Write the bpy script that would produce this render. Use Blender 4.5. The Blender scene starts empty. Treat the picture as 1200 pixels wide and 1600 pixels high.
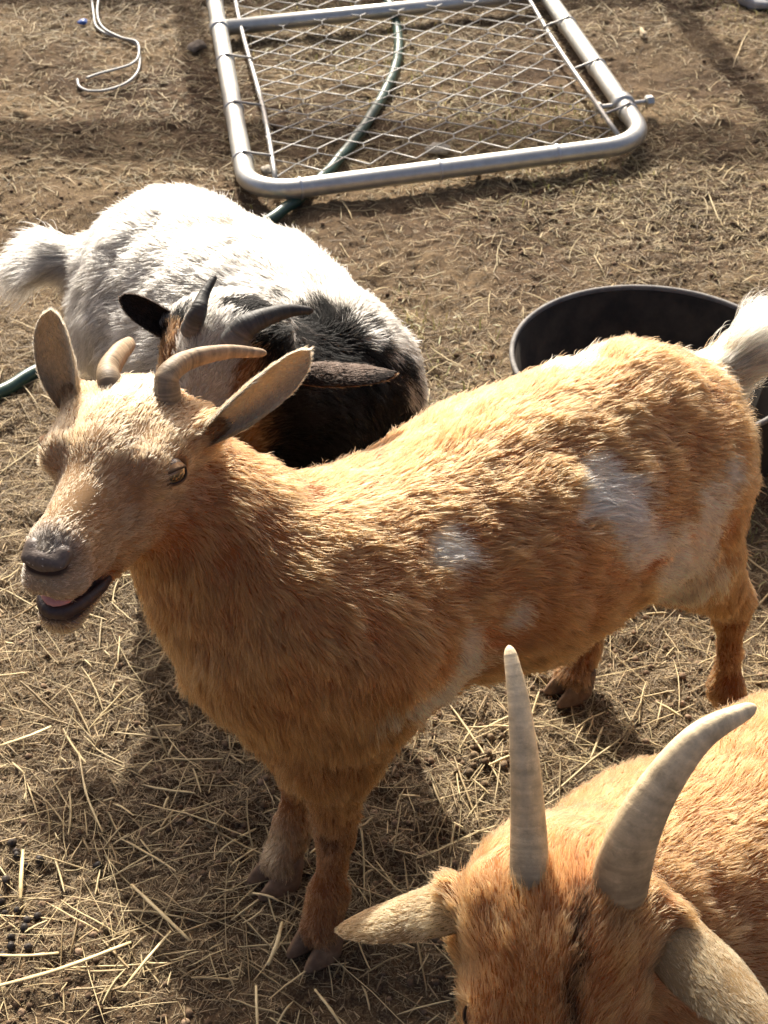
import bpy, math
import numpy as np
from mathutils import Vector, Matrix
from mathutils.kdtree import KDTree
from mathutils.bvhtree import BVHTree
FUR = 1.0      # hair density multiplier (1 = finished scene)

# ------------------------------------------------------------------ camera, sky, sun
S = bpy.context.scene
COL = S.collection
CH, CP, CF = 1.15, math.radians(38), 2311.0   # camera height, downward pitch, focal length in photo pixels
cam_d = bpy.data.cameras.new('camera'); cam = bpy.data.objects.new('camera', cam_d); COL.objects.link(cam)
cam.location = (0, 0, CH); cam.rotation_euler = (math.pi/2 - CP, 0, 0)
cam_d.sensor_fit = 'VERTICAL'; cam_d.sensor_height = 24.0; cam_d.lens = 24.0*CF/1600
cam_d.clip_start = 0.05; cam_d.clip_end = 500
cam_d.dof.use_dof = True; cam_d.dof.focus_distance = 1.05; cam_d.dof.aperture_fstop = 18
S.camera = cam
SUN_EL, SUN_AZ = math.radians(37), math.radians(-10)   # az measured from +Y, negative = to the left
sd = Vector((math.sin(SUN_AZ)*math.cos(SUN_EL), math.cos(SUN_AZ)*math.cos(SUN_EL), math.sin(SUN_EL)))
world = bpy.data.worlds.new('World'); S.world = world; world.use_nodes = True
wn = world.node_tree; bg = wn.nodes['Background']
sky = wn.nodes.new('ShaderNodeTexSky'); sky.sky_type = 'NISHITA'; sky.sun_disc = False
sky.sun_elevation = SUN_EL; sky.sun_rotation = SUN_AZ; sky.air_density = 0.55; sky.dust_density = 9.0; sky.ozone_density = 0.1
wn.links.new(sky.outputs[0], bg.inputs[0]); bg.inputs[1].default_value = 0.088
sun_d = bpy.data.lights.new('sun', 'SUN'); sun_d.energy = 4.0; sun_d.angle = math.radians(0.53); sun_d.color = (1.0, 0.93, 0.80)
sun = bpy.data.objects.new('sun', sun_d); COL.objects.link(sun); sun.rotation_euler = sd.to_track_quat('Z', 'Y').to_euler()
sun.location = (-2, 8, 6)
S.view_settings.view_transform = 'Standard'; S.view_settings.look = 'None'; S.view_settings.gamma = 1
S.view_settings.use_curve_mapping = False; S.view_settings.exposure = 1.12
S.cycles.max_bounces = 8; S.cycles.diffuse_bounces = 4; S.cycles.glossy_bounces = 3; S.cycles.transmission_bounces = 5
S.cycles.transparent_max_bounces = 6
S.cycles_curves.shape = 'RIBBONS'

def at(px, py, Y):
    """the point of the place seen at a photo pixel, Y metres ahead of the camera"""
    a = (px-600)/CF; b = (800-py)/CF
    r = np.array([a, math.cos(CP)+b*math.sin(CP), -math.sin(CP)+b*math.cos(CP)])
    return np.array([0, 0, CH]) + r*(Y/r[1])
def gr(px, py, h=0.0):
    a = (px-600)/CF; b = (800-py)/CF
    r = np.array([a, math.cos(CP)+b*math.sin(CP), -math.sin(CP)+b*math.cos(CP)])
    return np.array([0, 0, CH]) + r*((CH-h)/-r[2])

# ------------------------------------------------------------------ bookkeeping
def tag(o, label=None, cat=None, group=None, kind=None):
    if label: o['label'] = label
    if cat: o['category'] = cat
    if group: o['group'] = group
    if kind: o['kind'] = kind
    return o
def empty(name, loc):
    o = bpy.data.objects.new(name, None); COL.objects.link(o); o.location = Vector(loc); o.empty_display_size = 0.05
    return o
def link(name, me, mat=None, parent=None):
    o = bpy.data.objects.new(name, me); COL.objects.link(o)
    if mat and not me.materials: me.materials.append(mat)
    if parent:
        o.parent = parent
        p, off = parent, Vector((0, 0, 0))
        while p: off += p.location; p = p.parent
        o.location = -off
    return o
def mk_mesh(name, V, F, smooth=True, attrs=None):
    """fast mesh from numpy arrays; F is (n,3) or (n,4), or a list of such arrays"""
    Fs = F if isinstance(F, list) else [F]
    me = bpy.data.meshes.new(name)
    V = np.ascontiguousarray(V, dtype=np.float32)
    me.vertices.add(len(V)); me.vertices.foreach_set('co', V.ravel())
    loops = np.concatenate([f.ravel() for f in Fs]).astype(np.int32)
    tot = np.concatenate([np.full(len(f), f.shape[1]) for f in Fs]).astype(np.int32)
    start = np.concatenate([[0], np.cumsum(tot)[:-1]]).astype(np.int32)
    me.loops.add(len(loops)); me.loops.foreach_set('vertex_index', loops)
    me.polygons.add(len(tot)); me.polygons.foreach_set('loop_start', start)
    me.update(calc_edges=True)
    me.polygons.foreach_set('use_smooth', np.full(len(tot), smooth))
    for k, v in (attrs or {}).items():
        if v.ndim == 2:
            a = me.color_attributes.new(k, 'FLOAT_COLOR', 'POINT')
            c = np.ones((len(V), 4), np.float32); c[:, :3] = v; a.data.foreach_set('color', c.ravel())
        else:
            a = me.attributes.new(k, 'FLOAT', 'POINT'); a.data.foreach_set('value', v.astype(np.float32))
    me.validate(); me.update()
    return me

rng = np.random.default_rng(7)
_ph = rng.uniform(0, 6.28, (64, 3)); _dr = rng.normal(size=(64, 3)); _dr /= np.linalg.norm(_dr, axis=1)[:, None]
def wob(P, wl, seed=0, n=7):
    """smooth pseudo-random field about -1..1 of wavelength wl (metres)"""
    out = np.zeros(len(P))
    for i in range(n):
        j = (seed*11+i*5) % 64
        k = 2*math.pi/wl*(0.7+0.1*i)
        out += np.sin(P @ _dr[j]*k + _ph[j, 0] + 1.3*np.sin(P @ _dr[(j+17) % 64]*k*0.6+_ph[j, 1]))
    return out/math.sqrt(n)/1.0
def vnoise2(x, y, seed):
    """2-D value noise 0..1"""
    r = np.random.default_rng(seed); T = r.random((256, 256))
    xi = np.floor(x).astype(int); yi = np.floor(y).astype(int); fx = x-xi; fy = y-yi
    fx = fx*fx*(3-2*fx); fy = fy*fy*(3-2*fy)
    a = T[xi % 256, yi % 256]; b = T[(xi+1) % 256, yi % 256]; c = T[xi % 256, (yi+1) % 256]; d = T[(xi+1) % 256, (yi+1) % 256]
    return (a*(1-fx)+b*fx)*(1-fy)+(c*(1-fx)+d*fx)*fy

# ------------------------------------------------------------------ materials
def new_mat(name):
    m = bpy.data.materials.new(name); m.use_nodes = True; nt = m.node_tree; nt.nodes.clear()
    out = nt.nodes.new('ShaderNodeOutputMaterial')
    return m, nt, out
def N(nt, t, **kw):
    n = nt.nodes.new(t)
    for k, v in kw.items():
        if k in n.inputs: n.inputs[k].default_value = v
        else: setattr(n, k, v)
    return n
def principled(name, col=(0.5, 0.5, 0.5), rough=0.5, metal=0.0, noise=None, bump=None, spec=0.5, attr=None, sub=0.0):
    m, nt, out = new_mat(name)
    b = N(nt, 'ShaderNodeBsdfPrincipled'); b.inputs['Roughness'].default_value = rough; b.inputs['Metallic'].default_value = metal
    b.inputs['Specular IOR Level'].default_value = spec
    b.inputs['Base Color'].default_value = (*col, 1)
    if sub: b.inputs['Subsurface Weight'].default_value = sub; b.inputs['Subsurface Scale'].default_value = 0.004; b.inputs['Subsurface Radius'].default_value = (1, .4, .25)
    nt.links.new(b.outputs[0], out.inputs[0])
    tc = N(nt, 'ShaderNodeTexCoord'); src = None
    if attr:
        a = N(nt, 'ShaderNodeAttribute'); a.attribute_name = attr; src = a.outputs['Color']
        nt.links.new(src, b.inputs['Base Color'])
    if noise:
        sc, c2, lo, hi = noise
        n = N(nt, 'ShaderNodeTexNoise'); n.inputs['Scale'].default_value = sc; n.inputs['Detail'].default_value = 6; n.inputs['Roughness'].default_value = .65
        nt.links.new(tc.outputs['Object'], n.inputs['Vector'])
        mr = N(nt, 'ShaderNodeMapRange'); mr.inputs[1].default_value = lo; mr.inputs[2].default_value = hi
        nt.links.new(n.outputs['Fac'], mr.inputs[0])
        mx = N(nt, 'ShaderNodeMix'); mx.data_type = 'RGBA'; mx.inputs[6].default_value = (*col, 1); mx.inputs[7].default_value = (*c2, 1)
        if src: nt.links.new(src, mx.inputs[6])
        nt.links.new(mr.outputs[0], mx.inputs[0]); nt.links.new(mx.outputs[2], b.inputs['Base Color'])
        rr = N(nt, 'ShaderNodeMapRange'); rr.inputs[3].default_value = max(0, rough-.1); rr.inputs[4].default_value = min(1, rough+.15)
        nt.links.new(n.outputs['Fac'], rr.inputs[0]); nt.links.new(rr.outputs[0], b.inputs['Roughness'])
    if bump:
        sc, st, dist = bump
        n = N(nt, 'ShaderNodeTexNoise'); n.inputs['Scale'].default_value = sc; n.inputs['Detail'].default_value = 5
        nt.links.new(tc.outputs['Object'], n.inputs['Vector'])
        bp = N(nt, 'ShaderNodeBump'); bp.inputs['Strength'].default_value = st; bp.inputs['Distance'].default_value = dist
        nt.links.new(n.outputs['Fac'], bp.inputs['Height']); nt.links.new(bp.outputs[0], b.inputs['Normal'])
    return m
def hair_mat():
    m, nt, out = new_mat('goat_hair')
    a = N(nt, 'ShaderNodeAttribute'); a.attribute_name = 'coat'
    h = N(nt, 'ShaderNodeBsdfHairPrincipled'); h.model = 'CHIANG'; h.parametrization = 'COLOR'
    h.inputs['Roughness'].default_value = 0.62; h.inputs['Radial Roughness'].default_value = 0.6
    h.inputs['Coat'].default_value = 0.0; h.inputs['IOR'].default_value = 1.45; h.inputs['Random Roughness'].default_value = .2
    mr = N(nt, 'ShaderNodeMapRange'); mr.inputs[1].default_value = 0; mr.inputs[2].default_value = .08; mr.inputs[3].default_value = 1.18; mr.inputs[4].default_value = 1.45
    nt.links.new(a.outputs['Color'], mr.inputs[0]); nt.links.new(mr.outputs[0], h.inputs['IOR'])      # black strands have little sheen
    nt.links.new(a.outputs['Color'], h.inputs['Color']); nt.links.new(h.outputs[0], out.inputs[0])
    return m
M_HAIR = hair_mat()
M_SKIN = principled('goat_skin', attr='coat', rough=.85, spec=.2, bump=(900, .4, .001))
_nt = M_SKIN.node_tree; _o = [n for n in _nt.nodes if n.type == 'OUTPUT_MATERIAL'][0]; _b = [n for n in _nt.nodes if n.type == 'BSDF_PRINCIPLED'][0]; _a = [n for n in _nt.nodes if n.type == 'ATTRIBUTE'][0]
_t = _nt.nodes.new('ShaderNodeBsdfTranslucent'); _x = _nt.nodes.new('ShaderNodeMixShader'); _x.inputs[0].default_value = .4    # thin ears glow against the sun
_nt.links.new(_a.outputs['Color'], _t.inputs[0]); _nt.links.new(_b.outputs[0], _x.inputs[1]); _nt.links.new(_t.outputs[0], _x.inputs[2]); _nt.links.new(_x.outputs[0], _o.inputs[0])

# ------------------------------------------------------------------ distance-field body modelling
class Prim:
    """tapered capsule; squash>1 widens along axis 'ax'"""
    def __init__(s, a, b, ra, rb, k=.02, ax=None, sq=1.0, flow=None, hl=.012, col=0, dens=1.0, sub=False, stiff=.35):
        s.a = np.array(a, float); s.b = np.array(b, float); s.ra = ra; s.rb = rb; s.k = k
        s.ax = None if ax is None else np.array(ax, float)/np.linalg.norm(ax); s.sq = sq
        s.flow = np.array(flow if flow is not None else (0, 0, -1), float); s.hl = hl; s.col = col; s.dens = dens; s.sub = sub; s.stiff = stiff
    def d(s, P):
        ba = s.b-s.a; q = P-s.a
        L2 = max(ba@ba, 1e-10)
        t = np.clip(q@ba/L2, 0, 1)
        v = q-t[..., None]*ba
        if s.ax is not None:
            c = v@s.ax
            v = v - (c*(1-1/s.sq))[..., None]*s.ax
        return np.sqrt((v*v).sum(-1))-(s.ra+(s.rb-s.ra)*t)
def smin(a, b, k):
    h = np.maximum(k-np.abs(a-b), 0)/k
    return np.minimum(a, b)-h*h*k*.25
def eval_sdf(prims, P):
    d = np.full(len(P), .2)
    for p in prims:
        x = p.d(P)
        d = -smin(-d, x, p.k) if p.sub else smin(d, x, p.k)
    return d
def surface_nets(prims, lo, hi, step, fine=None):
    """fine = (lo, hi, step): a box inside which the grid is denser"""
    ax = []
    for i in range(3):
        if fine is None: ax.append(np.arange(lo[i], hi[i]+step, step)); continue
        c = []; x = lo[i]
        while x < hi[i]:
            c.append(x); x += fine[2] if fine[0][i] <= x <= fine[1][i] else step
        ax.append(np.array(c))
    nx, ny, nz = map(len, ax)
    D = np.full((nx, ny, nz), .2, np.float32)
    for p in prims:
        m = p.k+.02; r = max(p.ra, p.rb)*max(1, p.sq)+m
        a = np.minimum(p.a, p.b)-r; b = np.maximum(p.a, p.b)+r
        sl = []
        for i in range(3):
            i0 = np.searchsorted(ax[i], a[i]); i1 = np.searchsorted(ax[i], b[i]); sl.append(slice(i0, i1))
        if any(s_.stop <= s_.start for s_ in sl): continue
        G = np.stack(np.meshgrid(ax[0][sl[0]], ax[1][sl[1]], ax[2][sl[2]], indexing='ij'), -1)
        x = p.d(G).astype(np.float32); d0 = D[sl[0], sl[1], sl[2]]
        D[sl[0], sl[1], sl[2]] = -smin(-d0, x, p.k) if p.sub else smin(d0, x, p.k)
    ins = D < 0
    cn = np.zeros((nx-1, ny-1, nz-1), np.int8)
    for i in (0, 1):
        for j in (0, 1):
            for k in (0, 1): cn += ins[i:nx-1+i, j:ny-1+j, k:nz-1+k]
    act = (cn > 0) & (cn < 8); I = np.argwhere(act); idx = np.full(act.shape, -1, np.int32); idx[act] = np.arange(len(I))
    acc = np.zeros((len(I), 3)); cnt = np.zeros(len(I))
    C = [(i, j, k) for i in (0, 1) for j in (0, 1) for k in (0, 1)]
    def pt(c): return np.stack([ax[0][I[:, 0]+c[0]], ax[1][I[:, 1]+c[1]], ax[2][I[:, 2]+c[2]]], -1)
    for u in C:
        for v in C:
            if u < v and sum(abs(u[q]-v[q]) for q in range(3)) == 1:
                da = D[I[:, 0]+u[0], I[:, 1]+u[1], I[:, 2]+u[2]]; db = D[I[:, 0]+v[0], I[:, 1]+v[1], I[:, 2]+v[2]]
                s = (da < 0) != (db < 0); t = da/(np.where(s, da-db, 1))
                acc[s] += (pt(u)+(pt(v)-pt(u))*t[:, None])[s]; cnt[s] += 1
    V = acc/cnt[:, None]
    Q = []
    for axn in range(3):
        sh = [slice(None)]*3; sh2 = [slice(None)]*3; sh[axn] = slice(0, -1); sh2[axn] = slice(1, None)
        a = ins[tuple(sh)]; b = ins[tuple(sh2)]; E = np.argwhere(a != b); flip = a[a != b]
        o1, o2 = [(1, 2), (2, 0), (0, 1)][axn]
        ok = (E[:, o1] > 0) & (E[:, o2] > 0) & (E[:, o1] < act.shape[o1]) & (E[:, o2] < act.shape[o2]); E = E[ok]; flip = flip[ok]
        def g(d1, d2):
            e = E.copy(); e[:, o1] -= d1; e[:, o2] -= d2; return idx[e[:, 0], e[:, 1], e[:, 2]]
        q = np.stack([g(1, 1), g(0, 1), g(0, 0), g(1, 0)], -1); q[~flip] = q[~flip][:, ::-1]; Q.append(q)
    Q = np.concatenate(Q); Q = Q[(Q >= 0).all(1)]
    for it in range(2):                                    # settle the vertices on the surface
        nrm, d = grad(prims, V); V = V-nrm*np.clip(d, -.002, .002)[:, None]*.8
    nrm, d = grad(prims, V)
    return V, Q, nrm
def grad(prims, V, e=.0008):
    d = eval_sdf(prims, V); g = np.zeros_like(V)
    for i in range(3):
        W = V.copy(); W[:, i] += e; g[:, i] = eval_sdf(prims, W)-d
    g /= np.linalg.norm(g, axis=1)[:, None]+1e-12
    return g, d

def unit(v):
    v = np.asarray(v, float); return v/(np.linalg.norm(v, axis=-1, keepdims=True)+1e-12)

def sweep(path, rad, nseg=16, flat=1.0, up=(0, 0, 1), cap=True, ridge=None):
    """tube along a path (n,3) with radii (n,); returns V, F list"""
    path = np.asarray(path, float); n = len(path); T = np.gradient(path, axis=0); T = unit(T)
    u = unit(np.cross(T[0], up)) if abs(T[0]@unit(up)) < .95 else unit(np.cross(T[0], (1, 0, 0)))
    V = []
    for i in range(n):
        u = unit(u-T[i]*(u@T[i])); w = np.cross(T[i], u)
        th = np.linspace(0, 2*math.pi, nseg, endpoint=False)
        r = rad[i]*(1 if ridge is None else ridge(i/(n-1), th))
        V.append(path[i]+(np.cos(th)*r)[:, None]*u+(np.sin(th)*r*flat)[:, None]*w)
    V = np.concatenate(V); F = []
    for i in range(n-1):
        a = i*nseg+np.arange(nseg); b = i*nseg+(np.arange(nseg)+1) % nseg
        F.append(np.stack([a, a+nseg, b+nseg, b], -1))
    F = [np.concatenate(F)[:, ::-1]]
    if cap:
        V = np.concatenate([V, [path[0]], [path[-1]]]); k = len(V)
        a = np.arange(nseg); b = (a+1) % nseg
        F.append(np.concatenate([np.stack([a, b, np.full(nseg, k-2)], -1)[:, ::-1], np.stack([b+(n-1)*nseg, a+(n-1)*nseg, np.full(nseg, k-1)], -1)[:, ::-1]]))
    return V, F
def spline(pts, n):
    """Catmull-Rom through pts"""
    P = np.asarray(pts, float); P = np.vstack([2*P[0]-P[1], P, 2*P[-1]-P[-2]]); m = len(P)-3
    out = []
    for t in np.linspace(0, m-1e-6, n):
        i = int(t); f = t-i; a, b, c, d = P[i:i+4]
        out.append(.5*((2*b)+(-a+c)*f+(2*a-5*b+4*c-d)*f*f+(-a+3*b-3*c+d)*f**3))
    return np.array(out)

# ------------------------------------------------------------------ hair
def grow(name, parent, V, F, NRM, fields, n, mask=None, K=5, clump=22, seed=1, rad=.00022, tipmix=0.0):
    """strands on triangles; fields(P, nrm) -> flow, length, colour, density, stiffness"""
    r = np.random.default_rng(seed); n = int(n*FUR)
    T = np.concatenate([F[:, [0, 1, 2]], F[:, [0, 2, 3]]]) if F.shape[1] == 4 else F
    A = V[T[:, 0]]; B = V[T[:, 1]]; C = V[T[:, 2]]
    area = np.linalg.norm(np.cross(B-A, C-A), axis=1)
    cen = (A+B+C)/3
    fl, ln, co, de, st = fields(cen, NRM[T[:, 0]])
    facing = (NRM[T[:, 0]]*unit(np.array([0, 0, CH])-cen)).sum(1)
    w = area*de*np.where(facing < -.45, .35, 1.0); w /= w.sum()
    ti = r.choice(len(T), n, p=w); uv = r.random((n, 2)); sw = uv.sum(1) > 1; uv[sw] = 1-uv[sw]
    def lerp(X): return X[T[ti, 0]]*(1-uv.sum(1))[:, None]+X[T[ti, 1]]*uv[:, :1]+X[T[ti, 2]]*uv[:, 1:]
    P = lerp(V); nn = unit(lerp(NRM))
    fl, ln, co, de, st = fields(P, nn)
    t = unit(fl-nn*(fl*nn).sum(1)[:, None])
    wv = np.stack([wob(P, .05, 1), wob(P, .05, 2), wob(P, .05, 3)], 1)
    t = unit(t+.22*wv+r.normal(size=(n, 3))*.16)
    ln = ln*(1+.18*wob(P, .03, 4))*r.uniform(.65, 1.15, n)
    lift = st*(1+.35*wob(P, .045, 5))*r.uniform(.6, 1.4, n)
    s = np.linspace(0, 1, K)
    bend = r.normal(size=(n, 3))*.10
    pts = P[:, None]+ln[:, None, None]*(t[:, None]*(s-.12*s**2)[None, :, None]+nn[:, None]*(lift[:, None]*(s-.55*s**2))[..., None]+bend[:, None]*(s**2)[None, :, None])
    pts[..., 2] -= (ln*.10)[:, None]*s**2
    if clump:
        g = np.arange(0, n, clump); kd = KDTree(len(g))
        for i, q in enumerate(g): kd.insert(P[q], i)
        kd.balance()
        own = np.fromiter((kd.find(p)[1] for p in P), int, n); own = g[own]
        cf = (r.uniform(.25, .75, n))[:, None]*s[None]**1.6
        tgt = pts[own]-P[own][:, None]
        scale = (ln/ln[own])[:, None, None]
        aim = P[own][:, None]+tgt*scale
        d = np.linalg.norm(P-P[own], axis=1); cf = cf*np.clip(1.3-d/.006, 0.15, 1)[:, None]
        pts = pts*(1-cf[..., None])+aim*cf[..., None]
    tone = (1+.14*wob(P, .018, 9))*r.uniform(.75, 1.22, n)
    if clump: tone *= r.uniform(.66, 1.26, n)[own]
    co = np.clip(co*tone[:, None], .003, .90)
    hc = bpy.data.hair_curves.new(name); hc.add_curves([K]*n)
    hc.position_data.foreach_set('vector', pts.astype(np.float32).ravel())
    ra = hc.attributes.new('radius', 'FLOAT', 'POINT')
    prof = np.array([1, 1, .9, .65, .12]) if K == 5 else np.linspace(1, .1, K)
    ra.data.foreach_set('value', ((r.uniform(.75, 1.25, n)*rad)[:, None]*prof[None]).astype(np.float32).ravel())
    ca = hc.attributes.new('coat', 'FLOAT_COLOR', 'POINT')
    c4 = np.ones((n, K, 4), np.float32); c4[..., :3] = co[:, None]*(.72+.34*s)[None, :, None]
    if tipmix:
        f = (r.random(n)**1.5*tipmix)[:, None]*s[None]**1.5; f = f[..., None]; c4[..., :3] = c4[..., :3]*(1-f)+np.array((.66, .46, .26))*f
    ca.data.foreach_set('color', np.clip(c4, 0, .95).ravel())
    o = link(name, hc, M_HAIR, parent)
    return o

def prim_fields(prims, colour, mask=None, gain=1.0):
    pr = [p for p in prims if not p.sub]
    FL = np.array([unit(p.flow) for p in pr]); HL = np.array([p.hl for p in pr]); DE = np.array([p.dens for p in pr]); ST = np.array([p.stiff for p in pr])
    def f(P, nn):
        d = np.stack([p.d(P) for p in pr], 1); d -= d.min(1)[:, None]
        w = np.exp(-d/.014); w /= w.sum(1)[:, None]
        fl = w@FL; ln = w@HL; de = w@DE; st = w@ST
        co = colour(P+np.random.default_rng(5).normal(0, .0024, P.shape), nn)
        if mask is not None:
            m = mask(P); de = de*m; ln = ln*np.clip(m, .25, 1)
        return fl, ln, co, de, st
    return f

class Head:
    """head frame: x forward to the nose, y to the animal's left, z up through the brow"""
    def __init__(s, O, f, l, k=1.0, kx=1.0):
        s.kx = kx
        s.O = np.array(O, float); s.x = unit(f); l = np.array(l, float); s.y = unit(l-s.x*(l@s.x)); s.z = np.cross(s.x, s.y); s.k = k
    def p(s, x, y, z): return s.O+s.k*(s.x*(x*s.kx)+s.y*y+s.z*z)
    def v(s, x, y, z): return s.x*x+s.y*y+s.z*z
    def loc(s, P):
        q = (np.asarray(P)-s.O)/s.k; return np.stack([q@s.x/s.kx, q@s.y, q@s.z], -1)

def head_prims(H, open_mouth=0.0, hl=.007):
    k = H.k; p = H.p; F = lambda x, y, z: H.v(x, y, z); o = open_mouth
    y = H.y
    L = [
     Prim(p(-.05, 0, .004), p(-.025, 0, .006), .037*k, .037*k, .02, y, 1.10, F(-.8, 0, .3), hl*1.6),
     Prim(p(-.052, 0, .026), p(.004, 0, .019), .023*k, .023*k, .02, y, 1.40, F(-1, 0, .2), hl*1.7, stiff=.55),
     Prim(p(.0, 0, .008), p(.085, 0, -.0015), .0255*k, .0125*k, .014, y, 1.10, F(-1, 0, .1), hl),
     Prim(p(.01, 0, -.018), p(.088, 0, -.018), .029*k, .0175*k, .014, y, .98, F(-1, 0, -.1), hl),
     Prim(p(.085, 0, -.009), p(.101, 0, -.011), .0150*k, .0120*k, .008, y, 1.30, F(-1, 0, .3), hl*.45),
     # lower jaw
     Prim(p(-.035, 0, -.037), p(.03, 0, -.045), .025*k, .0165*k, .018, y, 1.05, F(-1, 0, -.4), hl*1.3),
     Prim(p(.03, 0, -.046-.004*o), p(.084+.007*o, 0, -.046-.014*o), (.0160)*k, .0132*k, .010, y, 1.15, F(-1, 0, -.4), hl),
    ]
    for sgn in (1, -1):
        L += [Prim(p(-.010, sgn*.0350, .012), p(.006, sgn*.0345, .012), .0165*k, .0160*k, .010, None, 1, F(-.8, sgn*.3, .5), hl*.8),
              Prim(p(-.018, sgn*.034, .027), p(.010, sgn*.032, .0245), .0095*k, .0085*k, .010, None, 1, F(-.9, sgn*.4, .4), hl*1.1),
              Prim(p(-.025, sgn*.020, -.026), p(.022, sgn*.014, -.024), .026*k, .019*k, .018, None, 1, F(-.8, 0, -.5), hl*1.3),
              Prim(p(.092, sgn*.0095, -.0275), p(.103, sgn*.0075, -.0265), .0112*k, .0105*k, .007, None, 1, F(-1, sgn*.4, -.3), hl*.5),
              Prim(p(.060, sgn*.013, -.0275), p(.092, sgn*.0105, -.0280), .0120*k, .0110*k, .008, None, 1, F(-1, sgn*.2, -.2), hl*.7),
              Prim(p(-.04, sgn*.036, .02), p(-.055, sgn*.044, .02), .015*k, .013*k, .02, None, 1, F(-.5, sgn*.8, .3), hl*1.5),
              Prim(p(.0, sgn*.060, .0125), p(.0, sgn*.056, .0125), .0128*k, .0120*k, .004, sub=True)]
    if o > 0:
        L += [Prim(p(.122, 0, -.0435), p(.060, 0, -.0490), .0068*k*o, .0024*k*o, .003, y, 2.4, sub=True)]
    return L

def snout(H, parent, col, mat, o=0.0, lipcol=(.055, .034, .030)):
    """bare nose pad with nostrils, and the dark rim of the lower lip"""
    k = H.k; p = H.p; y = H.y
    L = [Prim(p(.094, 0, -.0050), p(.1060, 0, -.0080), .0090*k, .0078*k, .006, y, 1.60),
         Prim(p(.1060, 0, -.012), p(.1080, 0, -.019), .0055*k, .0036*k, .005, y, 1.3)]
    for s in (1, -1):
        L += [Prim(p(.0995, s*.0105, -.0045), p(.1055, s*.0105, -.0090), .0066*k, .0062*k, .004),
              Prim(p(.1165, s*.0060, -.0130), p(.1095, s*.0145, -.0130), .0016*k, .0030*k, .002, sub=True),
              Prim(p(.1095, s*.0145, -.0130), p(.1015, s*.0190, -.0085), .0030*k, .0016*k, .002, sub=True)]
    L += [Prim(p(.1195, 0, -.006), p(.1165, 0, -.024), .0011*k, .0011*k, .0015, sub=True)]
    c = p(.104, 0, -.012); V, F, n = surface_nets(L, c-.034*k, c+.034*k, .0011)
    w = (.5+.5*wob(V, .004, 3))[:, None]; sp = (np.random.default_rng(4).random(len(V)) > .975)[:, None]*(wob(V, .012, 4) > .1)[:, None]
    C = np.array(col)*(.8+.35*w); C = np.where(sp, np.array((.5, .45, .40)), C)
    q = H.loc(V); hole = (np.linalg.norm((q-[.115, .0125, -.0150])/[.006, .009, .0028], axis=1) < 1) | (np.linalg.norm((q-[.115, -.0125, -.0150])/[.006, .009, .0028], axis=1) < 1)
    C = np.where(hole[:, None], np.array((.012, .008, .008)), C)
    link('nose', mk_mesh('nose', V, F, True, {'coat': C}), mat, parent)
    if o > 0:
        z0 = -.0475-.0035*o
        pts = [p(.050, .0170, -.0535), p(.064, .0178, z0-.001), p(.083, .0155, z0), p(.098, .0090, z0-.001), p(.1025, 0, z0-.001), p(.098, -.0090, z0-.001), p(.083, -.0155, z0), p(.064, -.0178, z0-.001), p(.050, -.0170, -.0535)]
        P = spline(pts, 60); t = np.linspace(-1, 1, 60)
        tv, tf = sweep(P, (.0043-.0022*np.abs(t)**2.5)*k*(1+.05*np.sin(t*23)+.05*np.sin(t*61)), 14, 1.25, H.z)
        C = np.array(lipcol)*(.8+.5*np.clip(.5+.5*wob(tv, .005, 8), 0, 1))[:, None]
        link('lower_lip', mk_mesh('lower_lip', tv, tf, True, {'coat': C}), mat, parent)

def make_ear(base, tip, width, face, cup=.25, thick=.0040, curl=0.0, nu=30, nv=13, basew=.62, ts=.30, te=2.8):
    """ear shell: concave side towards 'face'. returns V,F,N and local s"""
    base = np.array(base, float); tip = np.array(tip, float); ax = tip-base; L = np.linalg.norm(ax); a = ax/L
    f = unit(np.array(face, float)-a*(np.array(face, float)@a)); w = np.cross(a, f)
    Vs = []; Ns = []
    for side in (1, -1):
        for i in range(nu):
            s = i/(nu-1)
            wd = width*.5*(basew+(1-basew)*math.sin(min(1, s/.45)*math.pi/2))*(max(0, 1-max(0, (s-ts)/(1-ts))**te))**.55
            ctr = base+ax*s-f*curl*L*s*(s-0.0)
            for j in range(nv):
                v = 2*j/(nv-1)-1; ang = v*(1.25*(1-s)*.9+cup*2)
                R = wd/max(.3, (1.25*(1-s)*.9+cup*2))
                th = thick*(1-.6*abs(v))*(1-.5*s)*.5
                pt = ctr+w*math.sin(ang)*R+f*(R*(1-math.cos(ang)))+f*side*th
                Vs.append(pt)
    Vs = np.array(Vs); n1 = nu*nv; F = []
    for i in range(nu-1):
        for j in range(nv-1):
            q = i*nv+j; F.append((q, q+nv, q+nv+1, q+1)); F.append((n1+q, n1+q+1, n1+q+nv+1, n1+q+nv))
    for i in range(nu-1):
        q = i*nv; F.append((q, n1+q, n1+q+nv, q+nv)); q = i*nv+nv-1; F.append((q, q+nv, n1+q+nv, n1+q))
    for j in range(nv-1):
        q = (nu-1)*nv+j; F.append((q, n1+q, n1+q+1, q+1))
    F = np.array(F)
    N_ = np.zeros_like(Vs)
    T = np.concatenate([F[:, [0, 1, 2]], F[:, [0, 2, 3]]]); fn = np.cross(Vs[T[:, 1]]-Vs[T[:, 0]], Vs[T[:, 2]]-Vs[T[:, 0]])
    for c in range(3): np.add.at(N_, T[:, c], fn)
    N_ = unit(N_)
    # orientation check: inner sheet must face f
    if (N_[:n1]@f).sum() < 0: F = F[:, ::-1]; N_ = -N_
    return Vs, F, N_, a, f

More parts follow.
